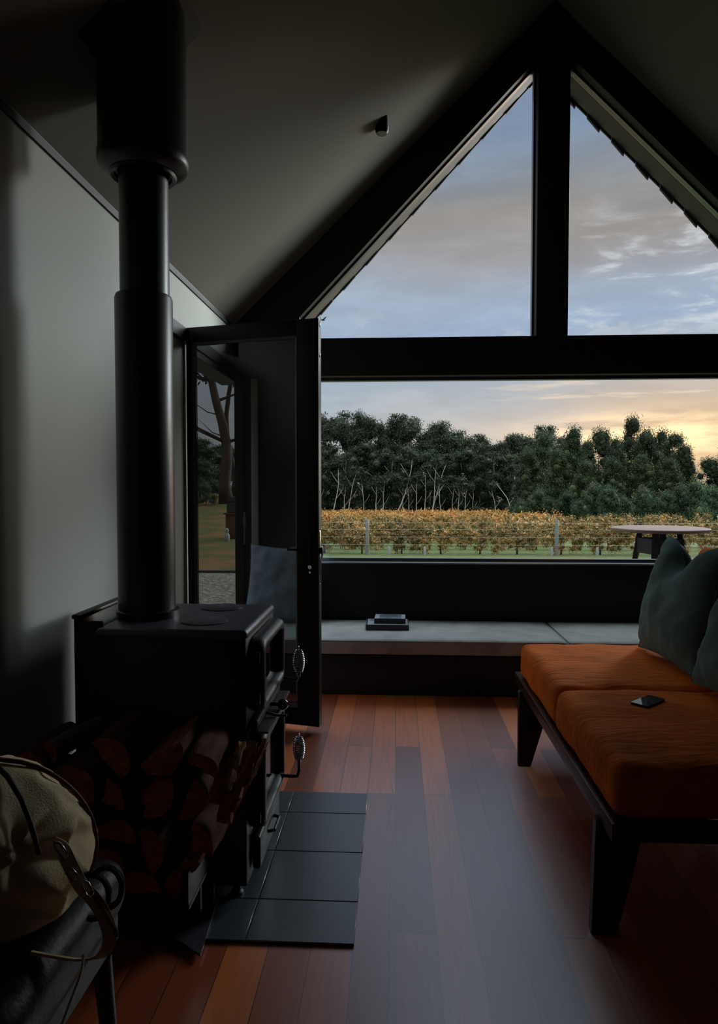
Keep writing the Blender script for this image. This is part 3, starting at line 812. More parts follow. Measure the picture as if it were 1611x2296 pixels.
# kindling splinters
KIN = [(505, 1745, .33, 30, 0), (522, 1725, .2, 26, 1), (540, 1735, .28, 34, 1), (556, 1722, .36, 24, 0), (572, 1716, .4, 20, 1), (515, 1790, .15, 34, 0), (490, 1760, .1, 30, 0), (540, 1775, .45, 22, 0)]
KL = ['rough reddish kindling stick leaning at the left of the kindling bunch', 'short pale torn kindling stick standing tallest in the bunch', 'broad pale splintered kindling stick in the middle of the bunch',
      'narrow red kindling stick right of the broad pale one', 'pale kindling stick nearest the oven door frame', 'dark thick kindling stick low in the bunch', 'dark barky kindling stick leaning on the rough split log', 'thin kindling stick at the lower right of the bunch']
for i, (px, py, lean, wpx, pale) in enumerate(KIN):
    Y = 2.0 + .02 * (i % 3); p = at(px, py, Y); w = wpx / FPX * Y / 2; rnd = random.Random(i)
    V = []; n = 9; m = 7
    ln = .115 + .02 * (i % 3)
    for j in range(m + 1):
        t = j / m
        for k in range(n):
            a = 2 * PI * k / n; rr = w * (.75 + .4 * abs(math.sin(k * 2.3 + i))) * (1 - .25 * t)
            V.append((rr * math.cos(a) + .004 * rnd.uniform(-1, 1), rr * .7 * math.sin(a), -ln * .45 + ln * t + (.02 * math.sin(k * 3.1 + i) if j == m else 0)))
    Fc = [(j * n + k, j * n + (k + 1) % n, (j + 1) * n + (k + 1) % n, (j + 1) * n + k) for j in range(m) for k in range(n)] + [tuple(range(n))[::-1], tuple(m * n + k for k in range(n))]
    o = mesh_obj('kindling_stick', V, Fc, M['palewood'] if pale else M['redwood'])
    o.location = p; o.rotation_euler = (-.75, lean, 0)
    tag(o, KL[i], 'kindling', 'kindling sticks beside the stove door')

# ================================================================== BENCH
BX0, BX1, BY0, BZ = -1.05, WR - .01, 4.56, .375
bn = empty('window_bench', (1.2, 4.95, 0)); tag(bn, 'long dark built-in bench under the picture window', 'bench')
o = box('base', (BX0, BY0 + .03, 0), (BX1, D - .022, .255), M['benchbase'], bn, .003); under(bn, o)
o = box('seat_board', (BX0, BY0 + .015, .255), (BX1, D - .022, .27), M['benchbase'], bn, .002); under(bn, o)
for x0_, x1_, lab in ((BX0 + .005, 1.125, 'long pale grey bench cushion with two books on it'), (1.14, BX1 - .01, 'pale grey bench cushion at the right, behind the orange sofa')):
    c = cushion('bench_cushion', ((x0_ + x1_) / 2, (BY0 + D - .03) / 2, .27 + .056), ((x1_ - x0_) / 2, (D - .03 - BY0) / 2, .052), .022, M['benchfab'], n=(60, 18, 6), puff=.006, wob=.0025, seed=x0_)
    tag(c, lab, 'cushion', 'bench cushions')
    # piping round the upper edge
    hx_, hy_ = (x1_ - x0_) / 2 - .004, (D - .03 - BY0) / 2 - .004
    bm = bmesh.new()
    add_tube(bm, [(-hx_ + .02, -hy_, .043), (hx_ - .02, -hy_, .043), (hx_, -hy_ + .02, .043), (hx_, hy_ - .02, .043), (hx_ - .02, hy_, .043), (-hx_ + .02, hy_, .043), (-hx_, hy_ - .02, .043), (-hx_, -hy_ + .02, .043), (-hx_ + .02, -hy_, .043)], .0035, 6, cap=False)
    bm_obj('piping', bm, M['benchfab'], c, smooth=True)
# scatter pillow at the left end
p_ = pillow('scatter_pillow', .56, .56, .17, M['bluegrey'], seed=3, wr=.012, ears=.07)
p_.location = (-.84, 5.13, .385 + .285); p_.rotation_euler = (-.22, .06, 0)
tag(p_, 'blue-grey woven square pillow at the left end of the window bench', 'pillow')
seam_tube('seam', .56, .56, M['bluegrey'], p_, ears=.07)
# books
def book(name, c, sx, sy, sz, m, rz, label, prints):
    r = empty(name, c, rz); tag(r, label, 'book', 'books on the window bench')
    bm = bmesh.new(); add_box(bm, (-sx / 2 + .004, -sy / 2 + .004, .003), (sx / 2 - .003, sy / 2 - .003, sz - .003)); bm_obj('pages', bm, M['paper'], r)
    bm = bmesh.new(); add_box(bm, (-sx / 2, -sy / 2, 0), (sx / 2, sy / 2, .003)); add_box(bm, (-sx / 2, -sy / 2, sz - .003), (sx / 2, sy / 2, sz)); add_box(bm, (-sx / 2, -sy / 2 - .001, 0), (sx / 2, -sy / 2 + .003, sz), .0008)
    bm_obj('cover', bm, m, r)
    prints(r)
    return r
CT = .27 + .108 + .006
def pr1(r):
    o = box('cover_picture', (-.13, .03, .036), (-.085, .10, .0366), M['bookblue'], r)
    o = box('cover_picture', (-.14, -.108, .0358), (.145, .108, .0362), M['bookwhite'], r)
def pr2(r):
    box('cover_margin', (-.108, -.083, .0352), (.108, .083, .0356), M['bookwhite'], r)
    box('cover_picture', (-.075, -.083, .0358), (.082, .083, .0364), M['bookblue'], r)
    bm = bmesh.new()
    add_prism(bm, [(.045 * math.cos(a) * (1 + .12 * math.sin(3 * a)) + .005, .016 * math.sin(a) + .03) for a in [2 * PI * k / 22 for k in range(22)]], .0366, .037, 'Z')
    for k in range(3):
        n = 40; ro = .055 + .012 * k
        for q in range(n):
            a0 = 2 * PI * q / n; a1 = 2 * PI * (q + 1) / n
            add_prism(bm, [(ro * math.cos(a0), .022 + ro * .7 * math.sin(a0)), (ro * math.cos(a1), .022 + ro * .7 * math.sin(a1)), ((ro - .0018) * math.cos(a1), .022 + (ro - .0018) * .7 * math.sin(a1)), ((ro - .0018) * math.cos(a0), .022 + (ro - .0018) * .7 * math.sin(a0))], .0366, .037, 'Z') if abs(.022 + ro * .7 * math.sin(a0)) < .08 else None
    bm_obj('cover_drawing', bm, M['bookdark'], r)
book('book', (-.062, 4.95, CT + .004), .305, .225, .035, M['bookdark'], .01, 'larger white picture book, lower of the two on the bench', pr1)
book('book', (-.042, 4.965, CT + .0405), .222, .172, .034, M['bookdark'], -.02, 'smaller book with a round drawing on its cover, lying on top of the larger one', pr2)

# ================================================================== SOFA
sf = empty('sofa', (1.2, 3.05, 0)); tag(sf, 'low daybed sofa with dark timber frame and orange velvet cushions', 'sofa')
RX, RZ1 = .682, .335; SYN, SYF = 2.18, 3.98; SXR = 1.72
bm = bmesh.new()
add_box(bm, (RX, SYN, RZ1 - .058), (RX + .075, SYF, RZ1), .002)
add_box(bm, (SXR - .06, SYN, RZ1 - .058), (SXR, SYF, RZ1), .002)
add_box(bm, (RX + .075, SYN + .001, RZ1 - .057), (SXR - .06, SYN + .05, RZ1 - .001), .002)
add_box(bm, (RX + .075, SYF - .05, RZ1 - .057), (SXR - .06, SYF - .001, RZ1 - .001), .002)
o = smooth_angle(bm_obj('frame', bm, M['darkwood'], sf)); under(sf, o)
for k in range(9):
    y = SYN + .12 + k * .195
    o = box('slat', (RX + .05, y, RZ1 - .03), (SXR - .05, y + .07, RZ1 - .012), M['darkwood'], sf); under(sf, o)
def sofa_leg(tx, ty, bx, by, w1, w2, flip=False):
    th = .042; V = []
    for (cx_, cy_, z, w) in ((bx, by, 0.0, w2), (tx, ty, RZ1 - .045, w1)):
        x0_, x1_ = (cx_, cx_ + w) if not flip else (cx_ - w, cx_)
        V += [(x0_, cy_, z), (x1_, cy_, z), (x1_, cy_ + th, z), (x0_, cy_ + th, z)]
    bm = bmesh.new(); vs = [bm.verts.new(v) for v in V]
    for f in ((0, 3, 2, 1), (4, 5, 6, 7), (0, 1, 5, 4), (1, 2, 6, 5), (2, 3, 7, 6), (3, 0, 4, 7)): bm.faces.new([vs[i] for i in f])
    bmesh.ops.bevel(bm, geom=bm.edges[:], offset=.004, segments=2, affect='EDGES')
    o = smooth_angle(bm_obj('leg', bm, M['darkwood'], sf)); under(sf, o)
sofa_leg(.668, 2.30, .612, 2.14, .165, .078)
sofa_leg(.665, 3.74, .612, 3.44, .19, .062)
sofa_leg(SXR - .01, 2.30, SXR + .03, 2.14, .165, .078, True)
sofa_leg(SXR - .01, 3.74, SXR + .03, 3.44, .19, .062, True)
# sloped timber backrest frame behind the cushions
bm = bmesh.new()
for y0_, y1_ in ((2.2, 2.26), (3.02, 3.08), (3.9, 3.96)):
    add_prism(bm, [(1.64, RZ1 - .05), (1.70, RZ1 - .05), (1.86, 1.02), (1.82, 1.02)], y0_, y1_)
for z_ in (.5, .66, .82, .97):
    xo = 1.665 + (z_ - .3) * .22; add_box(bm, (xo, 2.2, z_), (xo + .025, 3.96, z_ + .06), .002)
o = bm_obj('backrest_frame', bm, M['darkwood'], sf); under(sf, o)
for (y0_, y1_, sd, lab) in ((2.20, 3.025, 5, 'orange velvet seat cushion nearest the camera with a phone on it'), (3.04, 3.90, 9, 'orange velvet seat cushion at the window end of the sofa')):
    c = cushion('seat_cushion', (1.18, (y0_ + y1_) / 2, RZ1 + .093), (.48, (y1_ - y0_) / 2, .091), .035, M['orange'], n=(40, 36, 12), puff=.014, wob=.007, seed=sd, side=.006)
    tag(c, lab, 'cushion', 'orange sofa seat cushions')
    hx_, hy_ = .474, (y1_ - y0_) / 2 - .006
for (y0_, y1_, sd, lab) in ((2.25, 3.06, 15, 'orange velvet back cushion nearest the camera, outside the right edge'), (3.08, 3.90, 19, 'orange velvet back cushion showing behind the dark green pillow')):
    c = cushion('back_cushion', (1.68, (y0_ + y1_) / 2, .80), (.075, (y1_ - y0_) / 2, .27), .05, M['orange'], rot=(0, .2, 0), n=(10, 34, 24), puff=.0, wob=.006, seed=sd, side=.01)
    tag(c, lab, 'cushion', 'orange sofa back cushions')
# green pillows leaning on the back cushions
g1 = pillow('throw_pillow', .66, .62, .23, M['green'], chop=.13, seed=11, wr=.010, ears=.08, chopw=.36)
g1.rotation_euler = (0.0, 0, PI / 2 - .12); g1.location = (1.43, 3.47, .83)
g1.rotation_mode = 'XYZ'; g1.matrix_world = Matrix.Translation((1.40, 3.46, .83)) @ Matrix.Rotation(.22, 4, 'Y') @ Matrix.Rotation(PI / 2 + .06, 4, 'Z')
tag(g1, 'large dark green velvet pillow with dented top at the window end of the sofa', 'pillow', 'green sofa pillows')
seam_tube('seam', .66, .62, M['green'], g1, chop=.13, ears=.08, chopw=.36)
g2 = pillow('throw_pillow', .56, .54, .2, M['green'], chop=.06, seed=23, wr=.01, ears=.08)
g2.matrix_world = Matrix.Translation((1.40, 2.79, .795)) @ Matrix.Rotation(.30, 4, 'Y') @ Matrix.Rotation(PI / 2 + .1, 4, 'Z')
tag(g2, 'green velvet pillow partly cut off by the right edge, nearer than the dented one', 'pillow', 'green sofa pillows')
seam_tube('seam', .56, .54, M['green'], g2, chop=.06, ears=.08)
# phone
ph = empty('smartphone', (1.01, 2.80, .533), -.56); tag(ph, 'dark smartphone lying face up on the orange sofa cushion', 'phone')
bm = bmesh.new(); add_prism(bm, rounded_rect(-.036, .036, -.075, .075, .01), 0, .0085, 'Z'); bm_obj('body', bm, M['phoneb'], ph)
bm = bmesh.new(); add_prism(bm, rounded_rect(-.034, .034, -.073, .073, .009), .0085, .0092, 'Z'); bm_obj('screen', bm, M['phoneg'], ph)
ph.rotation_euler = (0.0, 0.0, -1.02 + .2)

# ================================================================== BAG AND STOOL (bottom left)
so = empty('leather_stool', (-.83, 1.25, 0)); tag(so, 'black leather upholstered stool carrying the khaki bag, bottom left corner', 'stool')
c = cushion('seat_pad', (0, 0, .505), (.23, .27, .065), .05, M['blackleather'], so, n=(20, 20, 8), puff=.01, wob=.004)
bm = bmesh.new()
for s_ in (-1, 1):
    pass
add_box(bm, (-.21, -.24, .38), (.21, .24, .45), .01)
bm_obj('apron', bm, M['blackleather'], so)
for sx_ in (-1, 1):
    for sy_ in (-1, 1):
        tube('leg', [(sx_ * .18, sy_ * .21, .36), (sx_ * .20, sy_ * .23, 0)], [.022, .014], M['blackleather'], so, 14)

BG = Vector((-.79, 1.27, .588))
bag = empty('canvas_bag', tuple(BG)); tag(bag, 'slouchy khaki canvas shoulder bag with leather trim on the black stool', 'bag')
# body: a drawn-in soft form modelled by radius profile and folds
V = []; Fc = []; n = 96; m = 60
knot = Vector((.135, -.13, .165))
for j in range(m + 1):
    t = j / m; z = .30 * t
    for k in range(n):
        a = 2 * PI * k / n
        ca, sa = math.cos(a), math.sin(a)
        prof = (math.sin(PI * min(1, t * .88 + .17)) ** .45)
        rx, ry = .205 * prof, .155 * prof
        v = Vector((rx * ca * (1 - .18 * t), ry * sa, z))
        # folds radiating from the gather
        d = v - knot; ds = max(.02, d.length)
        th = math.atan2(d.z, d.x * .8 + d.y * .3)
        f = math.sin(th * 5 + 1.3 + 3 * noise.noise(Vector((v.x * 6, v.y * 6, v.z * 6)))) * .010 * math.exp(-((ds - .08) / .07) ** 2)
        f += .022 * noise.noise(Vector((v.x * 6 + 2, v.y * 6, v.z * 5)))
        rdg = 1 - abs(noise.noise(Vector((v.x * 11 + 5, v.y * 11, v.z * 9 + v.x * 8)))) * 2
        f += .014 * max(0, rdg) ** 3
        f += .007 * noise.noise(Vector((v.x * 22 + 3, v.y * 22, v.z * 16)))
        f += -.026 * math.exp(-(ds / .04) ** 2)
        f += .010 * math.sin(v.z * 60 + 9 * noise.noise(Vector((v.x * 5, v.y * 5, v.z * 4)))) * max(0, noise.noise(Vector((v.x * 8 + 9, v.y * 8, v.z * 6))))
        f += .012 * math.sin(z * 52 + ca * 2.0 + .6) * (1 - t) * math.exp(-((t - .3) / .22) ** 2)
        nr = Vector((ca, sa, .15)).normalized()
        V.append(v + nr * f)
for j in range(m):
    for k in range(n): Fc.append((j * n + k, j * n + (k + 1) % n, (j + 1) * n + (k + 1) % n, (j + 1) * n + k))
V.append(Vector((0, 0, 0))); V.append(Vector((0, 0, .303)))
for k in range(n):
    Fc.append((len(V) - 2, (k + 1) % n, k)); Fc.append((len(V) - 1, m * n + k, m * n + (k + 1) % n))
bb = mesh_obj('bag_body', V, Fc, M['canvas'], bag, smooth=True)
# flap edge / leather binding round the right side
def surf(a, t, off=.006):
    z = .30 * t; prof = (math.sin(PI * min(1, t * .88 + .17)) ** .45)
    return Vector((.205 * prof * math.cos(a) * (1 - .18 * t) + off * math.cos(a), .155 * prof * math.sin(a) + off * math.sin(a), z))
tube('leather_binding', [surf(.30 + .1 * math.sin(t * 3), t, .012) for t in [i / 24 for i in range(2, 24)]], .0045, M['leather'], bag, 8)
tube('draw_cord', [surf(-.62 + .5 * (t - .5) ** 2, t, .012) for t in [.98, .9, .8, .7, .6, .52]], .005, M['blackleather'], bag, 8)
# folded pocket lip near the gather
V2 = []; nn = 12
for i in range(nn + 1):
    a = -1.75 + .75 * i / nn; s1 = surf(a, .50 - .05 * math.sin(PI * i / nn), .004); s2 = surf(a, .56 - .02 * i / nn, .018 + .012 * math.sin(PI * i / nn)); s3 = surf(a, .60, .004)
    V2 += [s1, s2, s3]
mesh_obj('pocket_flap', V2, [(3 * i + q, 3 * i + q + 1, 3 * i + q + 4, 3 * i + q + 3) for i in range(nn) for q in (0, 1)], M['canvas'], bag, smooth=True)
# strap with metal clips, sweeping off the bag into a loop
def rel(px, py, Y): return at(px, py, Y) - BG
sp_ = [rel(118, 1892, 1.17), rel(140, 1905, 1.165), rel(160, 1945, 1.165), rel(182, 1985, 1.17), rel(205, 2010, 1.175), rel(228, 2042, 1.18), rel(244, 2085, 1.185), rel(243, 2120, 1.185), rel(222, 2145, 1.18), rel(180, 2152, 1.17), rel(130, 2146, 1.16), rel(70, 2135, 1.15)]
def ribbon(name, pts, w, th, m, parent):
    # smooth the path
    P_ = []
    for i in range(len(pts) - 1):
        p0 = pts[max(0, i - 1)]; p1 = pts[i]; p2 = pts[i + 1]; p3 = pts[min(len(pts) - 1, i + 2)]
        for q in range(8):
            t = q / 8; P_.append(.5 * ((2 * p1) + (p2 - p0) * t + (2 * p0 - 5 * p1 + 4 * p2 - p3) * t * t + (3 * p1 - p0 - 3 * p2 + p3) * t ** 3))
    P_.append(pts[-1]); V = []
    for i, p in enumerate(P_):
        d = (P_[min(i + 1, len(P_) - 1)] - P_[max(i - 1, 0)]).normalized()
        side = d.cross(Vector((0.15, 1, .25)).normalized()).normalized(); up = side.cross(d)
        if w > .011: side = (side * .75 + up * .65).normalized(); up = side.cross(d)
        for a_, b_ in ((-1, -1), (1, -1), (1, 1), (-1, 1)): V.append(p + side * a_ * w / 2 + up * b_ * th / 2)
    Fc = [(4 * i + k, 4 * i + (k + 1) % 4, 4 * i + 4 + (k + 1) % 4, 4 * i + 4 + k) for i in range(len(P_) - 1) for k in range(4)] + [(3, 2, 1, 0), tuple(4 * (len(P_) - 1) + k for k in range(4))]
    return mesh_obj(name, V, Fc, m, parent)
ribbon('shoulder_strap', sp_, .024, .004, M['strap'], bag)
ribbon('strap_tail', [rel(205, 2000, 1.17), rel(232, 2040, 1.175), rel(256, 2080, 1.18), rel(262, 2100, 1.18)], .008, .003, M['leather'], bag)
for (a_, b_) in (((122, 1888), (150, 1925)), ((150, 1948), (172, 1972)), ((187, 1975), (205, 2012))):
    p0 = rel(a_[0], a_[1], 1.155); p1 = rel(b_[0], b_[1], 1.155); d = (p1 - p0)
    s_ = d.cross(Vector((0, 1, 0))).normalized() * .0065
    bm = bmesh.new(); add_tube(bm, [p0, p0 + d * .2 + s_, p0 + d * .8 + s_, p1, p0 + d * .8 - s_, p0 + d * .2 - s_, p0], .0022, 8, cap=False)
    bm_obj('metal_clip', bm, M['chrome'], bag, smooth=True)
# black leather strap loops hanging behind the clips and the thin cord that falls from the stool
for k, (cx_, cy_, r_) in enumerate(((238, 1990, 36), (205, 2010, 40))):
    pts = [rel(cx_ + r_ * math.cos(a), cy_ + r_ * 1.25 * math.sin(a), 1.21 + .02 * k) for a in [-2.6 + 4.4 * i / 20 for i in range(21)]]
    ribbon('handle_loop', pts, .010, .006, M['blackleather'], bag)
ribbon('hanging_cord', [rel(188, 2140, 1.10), rel(182, 2180, 1.09), rel(160, 2240, 1.08), rel(135, 2310, 1.07), rel(120, 2380, 1.07)], .004, .003, M['strap'], bag)

# ================================================================== OUTSIDE
def gz(x, y):
    """ground height"""
    a = -.35 if y < 13 else (-.35 - .95 * min(1, (y - 13) / 14) if y < 28 else -1.30 - .0285 * (y - 28) * (1 if y < 90 else 1) if y < 95 else -3.2)
    # the lawn rises to the left of the house
    k = max(0, min(1, (-x / max(4, y) - .17) / .05))
    b = -.35 if y < 14 else -.35 + .062 * (y - 14)
    b = min(b, 1.4)
    return a * (1 - k) + b * k
xs_ = [-90, -60, -40, -30, -24] + [-20 + i * .75 for i in range(0, 64)] + [32, 40, 55, 80, 120]
ys_ = [5.55, 6.5] + [8 + i * 1.0 for i in range(0, 32)] + [42, 46, 50, 55, 60, 66, 72, 80, 88, 96, 110, 140, 200]
V = [(x, y, gz(x, y)) for y in ys_ for x in xs_]; nx = len(xs_); Fc = []; mi = []
for j in range(len(ys_) - 1):
    for i in range(nx - 1):
        Fc.append((j * nx + i, j * nx + i + 1, (j + 1) * nx + i + 1, (j + 1) * nx + i))
        xm = (xs_[i] + xs_[i + 1]) / 2; ym = (ys_[j] + ys_[j + 1]) / 2
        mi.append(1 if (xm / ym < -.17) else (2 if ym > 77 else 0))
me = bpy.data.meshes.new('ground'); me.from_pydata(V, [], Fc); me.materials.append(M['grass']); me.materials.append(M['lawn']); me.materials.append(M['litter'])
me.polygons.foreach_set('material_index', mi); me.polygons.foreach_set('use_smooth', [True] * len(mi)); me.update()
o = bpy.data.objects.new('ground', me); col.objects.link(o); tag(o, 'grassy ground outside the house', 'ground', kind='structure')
# side yard beyond the left wall
V = [(-30, -6, -.36), (W - .16, -6, -.36), (W - .16, 5.6, -.36), (-30, 5.6, -.36)]
o = mesh_obj('side_yard', V, [(0, 1, 2, 3)], M['lawn']); tag(o, kind='structure')
# gravel path with timber edging
bm = bmesh.new(); add_prism(bm, [(-8, 5.0), (-1.5, 5.0), (-1.5, 13.6), (-8, 13.6)], -.348, -.335, 'Z')
o = bm_obj('gravel_path', bm, M['gravel']); tag(o, 'pale gravel path outside the garden door', 'gravel', kind='structure')
box('garden_edging', (-9, 13.6, -.40), (-1.2, 13.68, -.29), M['tableleg']); tag(bpy.data.objects['garden_edging'], 'dark edging board between the gravel and the lawn', 'edging')
# deck strip under the outside table
o = box('deck', (-.6, D + T + .02, -.14), (5.5, 8.2, -.02), M['deck']); tag(o, 'timber deck outside the gable wall', 'deck', kind='structure')

# outside table
tc_ = at(1480, 1183, 6.6)
tb = empty('outdoor_table', (tc_.x, 6.6, -.02)); tag(tb, 'round weathered timber bar table standing outside the window', 'table')
th_ = tc_.z + .02; R_ = .434
lathe('tabletop', [(0, th_ - .032), (R_ - .01, th_ - .032), (R_, th_ - .024), (R_, th_ - .006), (R_ - .006, th_), (0, th_)], (0, 0, 0), M['tabletop'], tb, 72)
for k in range(4):
    a = PI / 4 + k * PI / 2 + .25
    ca, sa = math.cos(a), math.sin(a)
    bm = bmesh.new(); V = []
    for (r_, z, w) in ((.33, 0, .04), (.17, th_ - .033, .045)):
        c_ = Vector((ca * r_, sa * r_, z)); u = Vector((-sa, ca, 0)) * w / 2 * 1.2; v_ = Vector((ca, sa, 0)) * w / 2
        V += [c_ - u - v_, c_ + u - v_, c_ + u + v_, c_ - u + v_]
    vs = [bm.verts.new(v) for v in V]
    for f in ((0, 3, 2, 1), (4, 5, 6, 7), (0, 1, 5, 4), (1, 2, 6, 5), (2, 3, 7, 6), (3, 0, 4, 7)): bm.faces.new([vs[i] for i in f])
    bm_obj('leg', bm, M['tableleg'], tb)
for k in range(4):
    a = PI / 4 + k * PI / 2 + .25; a1 = a + PI / 2
    p0 = Vector((math.cos(a) * .205, math.sin(a) * .205)); p1 = Vector((math.cos(a1) * .205, math.sin(a1) * .205)); n_ = Vector(((p0 + p1).x, (p0 + p1).y)).normalized() * .011
    bm = bmesh.new(); add_prism(bm, [tuple(p0 - n_), tuple(p1 - n_), tuple(p1 + n_), tuple(p0 + n_)], th_ - .24, th_ - .10, 'Z'); bm_obj('apron', bm, M['tableleg'], tb)

# ------------------------------------------------------------------ foliage
def foliage_mesh(name, clumps, n, size, m, seed, elong=1.0, core=.62, droop=0.0, corem=None):
    """leaf blades scattered over clumps, with a rough inner mass; one mesh"""
    rg = np.random.default_rng(seed)
    C_ = np.array([c[0] for c in clumps], float); R_ = np.array([c[1] for c in clumps], float)
    wgt = (R_[:, 0] * R_[:, 2]); wgt = wgt / wgt.sum()
    ci = rg.choice(len(clumps), n, p=wgt)
    d = rg.normal(size=(n, 3)); d /= np.linalg.norm(d, axis=1)[:, None]
    rr = rg.uniform(.15, 1.25, n) ** .75
    p = C_[ci] + d * R_[ci] * rr[:, None]
    p += rg.normal(size=(n, 3)) * size * 1.1
    nrm = d * 1.0 + rg.normal(size=(n, 3)) * .75
    nrm /= np.linalg.norm(nrm, axis=1)[:, None]
    t = rg.normal(size=(n, 3)); t[:, 2] -= droop
    t -= nrm * (t * nrm).sum(1)[:, None]; t /= np.linalg.norm(t, axis=1)[:, None]
    b = np.cross(nrm, t)
    s = size * rg.uniform(.55, 1.35, n)
    L_ = (t * (s * elong)[:, None]); B_ = b * (s * .5)[:, None]
    v = np.empty((n, 4, 3)); v[:, 0] = p - L_ * .5; v[:, 1] = p + B_ * .6; v[:, 2] = p + L_ * .5; v[:, 3] = p - B_ * .6
    verts = v.reshape(-1, 3); faces = np.arange(n * 4).reshape(-1, 4)
    # cores
    tv = []; tf = []; base = len(verts)
    if core > 0:
        bmx = bmesh.new(); bmesh.ops.create_icosphere(bmx, subdivisions=2, radius=1)
        iv = np.array([x.co[:] for x in bmx.verts]); jf = np.array([[x.index for x in f.verts] for f in bmx.faces]); bmx.free()
        for k in range(len(clumps)):
            q = iv * (1 + rg.uniform(-.22, .22, (len(iv), 1)))
            tv.append(C_[k] + q * R_[k] * core); tf.append(jf + base); base += len(iv)
    allv = np.vstack([verts] + tv) if tv else verts
    me = bpy.data.meshes.new(name)
    nt = sum(len(x) for x in tf)
    me.vertices.add(len(allv)); me.vertices.foreach_set('co', allv.astype(np.float32).ravel())
    loops = np.concatenate([faces.ravel()] + [x.ravel() for x in tf]) if tf else faces.ravel()
    me.loops.add(len(loops)); me.loops.foreach_set('vertex_index', loops.astype(np.int32))
    npoly = n + nt
    me.polygons.add(npoly)
    st_ = np.concatenate([np.arange(n) * 4, n * 4 + np.arange(nt) * 3]).astype(np.int32)
    me.polygons.foreach_set('loop_start', st_)
    me.materials.append(m)
    me.update(calc_edges=True); me.validate()
    return me
def branches(rnd, h, spread, n, lean=0, r0=.18, split=.45):
    """trunk + limbs as polylines; returns tubes and limb tips"""
    tubes = []; tips = []
    top = Vector((lean * h, rnd.uniform(-.04, .04) * h, h * .86))
    pts = []
    for i in range(7):
        t = i / 6; pts.append(Vector((top.x * t + rnd.uniform(-1, 1) * .018 * h * t, top.y * t + rnd.uniform(-1, 1) * .018 * h * t, top.z * t)))
    tubes.append((pts, [r0 * (1 - .8 * i / 6) for i in range(7)]))
    for k in range(n):
        t = split + (1 - split) * k / max(1, n - 1) * .9; i = min(5, int(t * 6)); p = pts[i].lerp(pts[i + 1], t * 6 - i)
        a = k * 2.4 + rnd.uniform(-.4, .4); L_ = spread * rnd.uniform(.7, 1.1) * (1.15 - .5 * t)
        e = p + Vector((math.cos(a) * L_, math.sin(a) * L_, L_ * rnd.uniform(.55, 1.15)))
        mid = p.lerp(e, .5) + Vector((rnd.uniform(-.06, .06) * L_, 0, -.08 * L_))
        tubes.append(([p, mid, e], [r0 * .42 * (1 - .5 * t), r0 * .25, r0 * .08])); tips.append(e)
    tips.append(top)
    return tubes, tips
def trunk_mesh(name, tubes, m, seg=7):
    bm = bmesh.new()
    for pts, rr in tubes: add_tube(bm, pts, rr, seg)
    me = bpy.data.meshes.new(name); bm.to_mesh(me); bm.free(); me.materials.append(m); return me
def tree_variant(seed, h, spread, kind):
    rnd = random.Random(seed)
    if kind == 'gum':
        tubes, tips = branches(rnd, h, spread, 8, rnd.uniform(-.05, .05), .017 * h, .5)
        cl = []
        for t in tips:
            for q in range(6):
                r = h * rnd.uniform(.035, .075)
                cl.append(((t.x + rnd.uniform(-1, 1) * h * .07, t.y + rnd.uniform(-1, 1) * h * .07, t.z + rnd.uniform(-.06, .08) * h), (r * 1.2, r * 1.2, r * .8)))
        zt = max(c[0][2] + c[1][2] for c in cl); k = h / zt
        lf = foliage_mesh('foliage', cl, 15000, h * .0150, M['gum'], seed, 1.5, .42, .6)
        return trunk_mesh('trunk', tubes, M['gumbark']), lf
    if kind == 'under':                                       # foliage almost to the ground
        tubes, tips = branches(rnd, h, spread * .8, 6, rnd.uniform(-.08, .08), .011 * h, .3)
        cl = []
        for q in range(34):
            z = rnd.uniform(.16, .97) * h; w = spread * (1.0 - .45 * (z / h))
            a = rnd.uniform(0, 2 * PI); d = w * math.sqrt(rnd.random()); r = h * rnd.uniform(.06, .10)
            cl.append(((math.cos(a) * d, math.sin(a) * d, z), (r * 1.15, r * 1.15, r * .85)))
        return trunk_mesh('trunk', tubes, M['gumbark']), foliage_mesh('foliage', cl, 14000, h * .0165, M['gum'], seed, 1.4, .6, .5)
    if kind == 'dense':
        tubes, tips = branches(rnd, h, spread * .6, 4, 0, .012 * h, .3)
        cl = []
        for q in range(52):
            z = (.10 + .86 * rnd.random() ** .9) * h; w = spread * (1.08 - (z / h) ** 2.2) 
            a = rnd.uniform(0, 2 * PI); d = w * math.sqrt(rnd.random()); r = h * rnd.uniform(.045, .085)
            cl.append(((math.cos(a) * d, math.sin(a) * d, z), (r, r, r * 1.15)))
        cl.append(((0, 0, h * .95), (h * .035, h * .035, h * .06)))
        return trunk_mesh('trunk', tubes, M['greybark']), foliage_mesh('foliage', cl, 20000, h * .0135, M['dark'], seed, 1.3, .55, -.3)
    if kind == 'bush':
        tubes, tips = branches(rnd, h, spread * .5, 4, 0, .02 * h, .2)
        cl = []
        for q in range(22):
            z = rnd.uniform(.15, .88) * h; w = spread * (1.05 - (z / h) ** 2) ; a = rnd.uniform(0, 2 * PI); d = w * math.sqrt(rnd.random()) * .85; r = h * rnd.uniform(.11, .17)
            cl.append(((math.cos(a) * d, math.sin(a) * d, z), (r, r, r)))
        return trunk_mesh('stem', tubes, M['greybark']), foliage_mesh('foliage', cl, 9000, h * .026, M['bush'], seed, 1.3, .6, .3)
VAR = {'gum': [tree_variant(s, 10, 2.0, 'gum') for s in (1, 2, 3, 4)],
       'under': [tree_variant(s, 10, 2.6, 'under') for s in (11, 12, 13)],
       'dense': [tree_variant(s, 10, 2.3, 'dense') for s in (21, 22, 23)],
       'bush': [tree_variant(s, 3, 1.5, 'bush') for s in (31, 32)]}
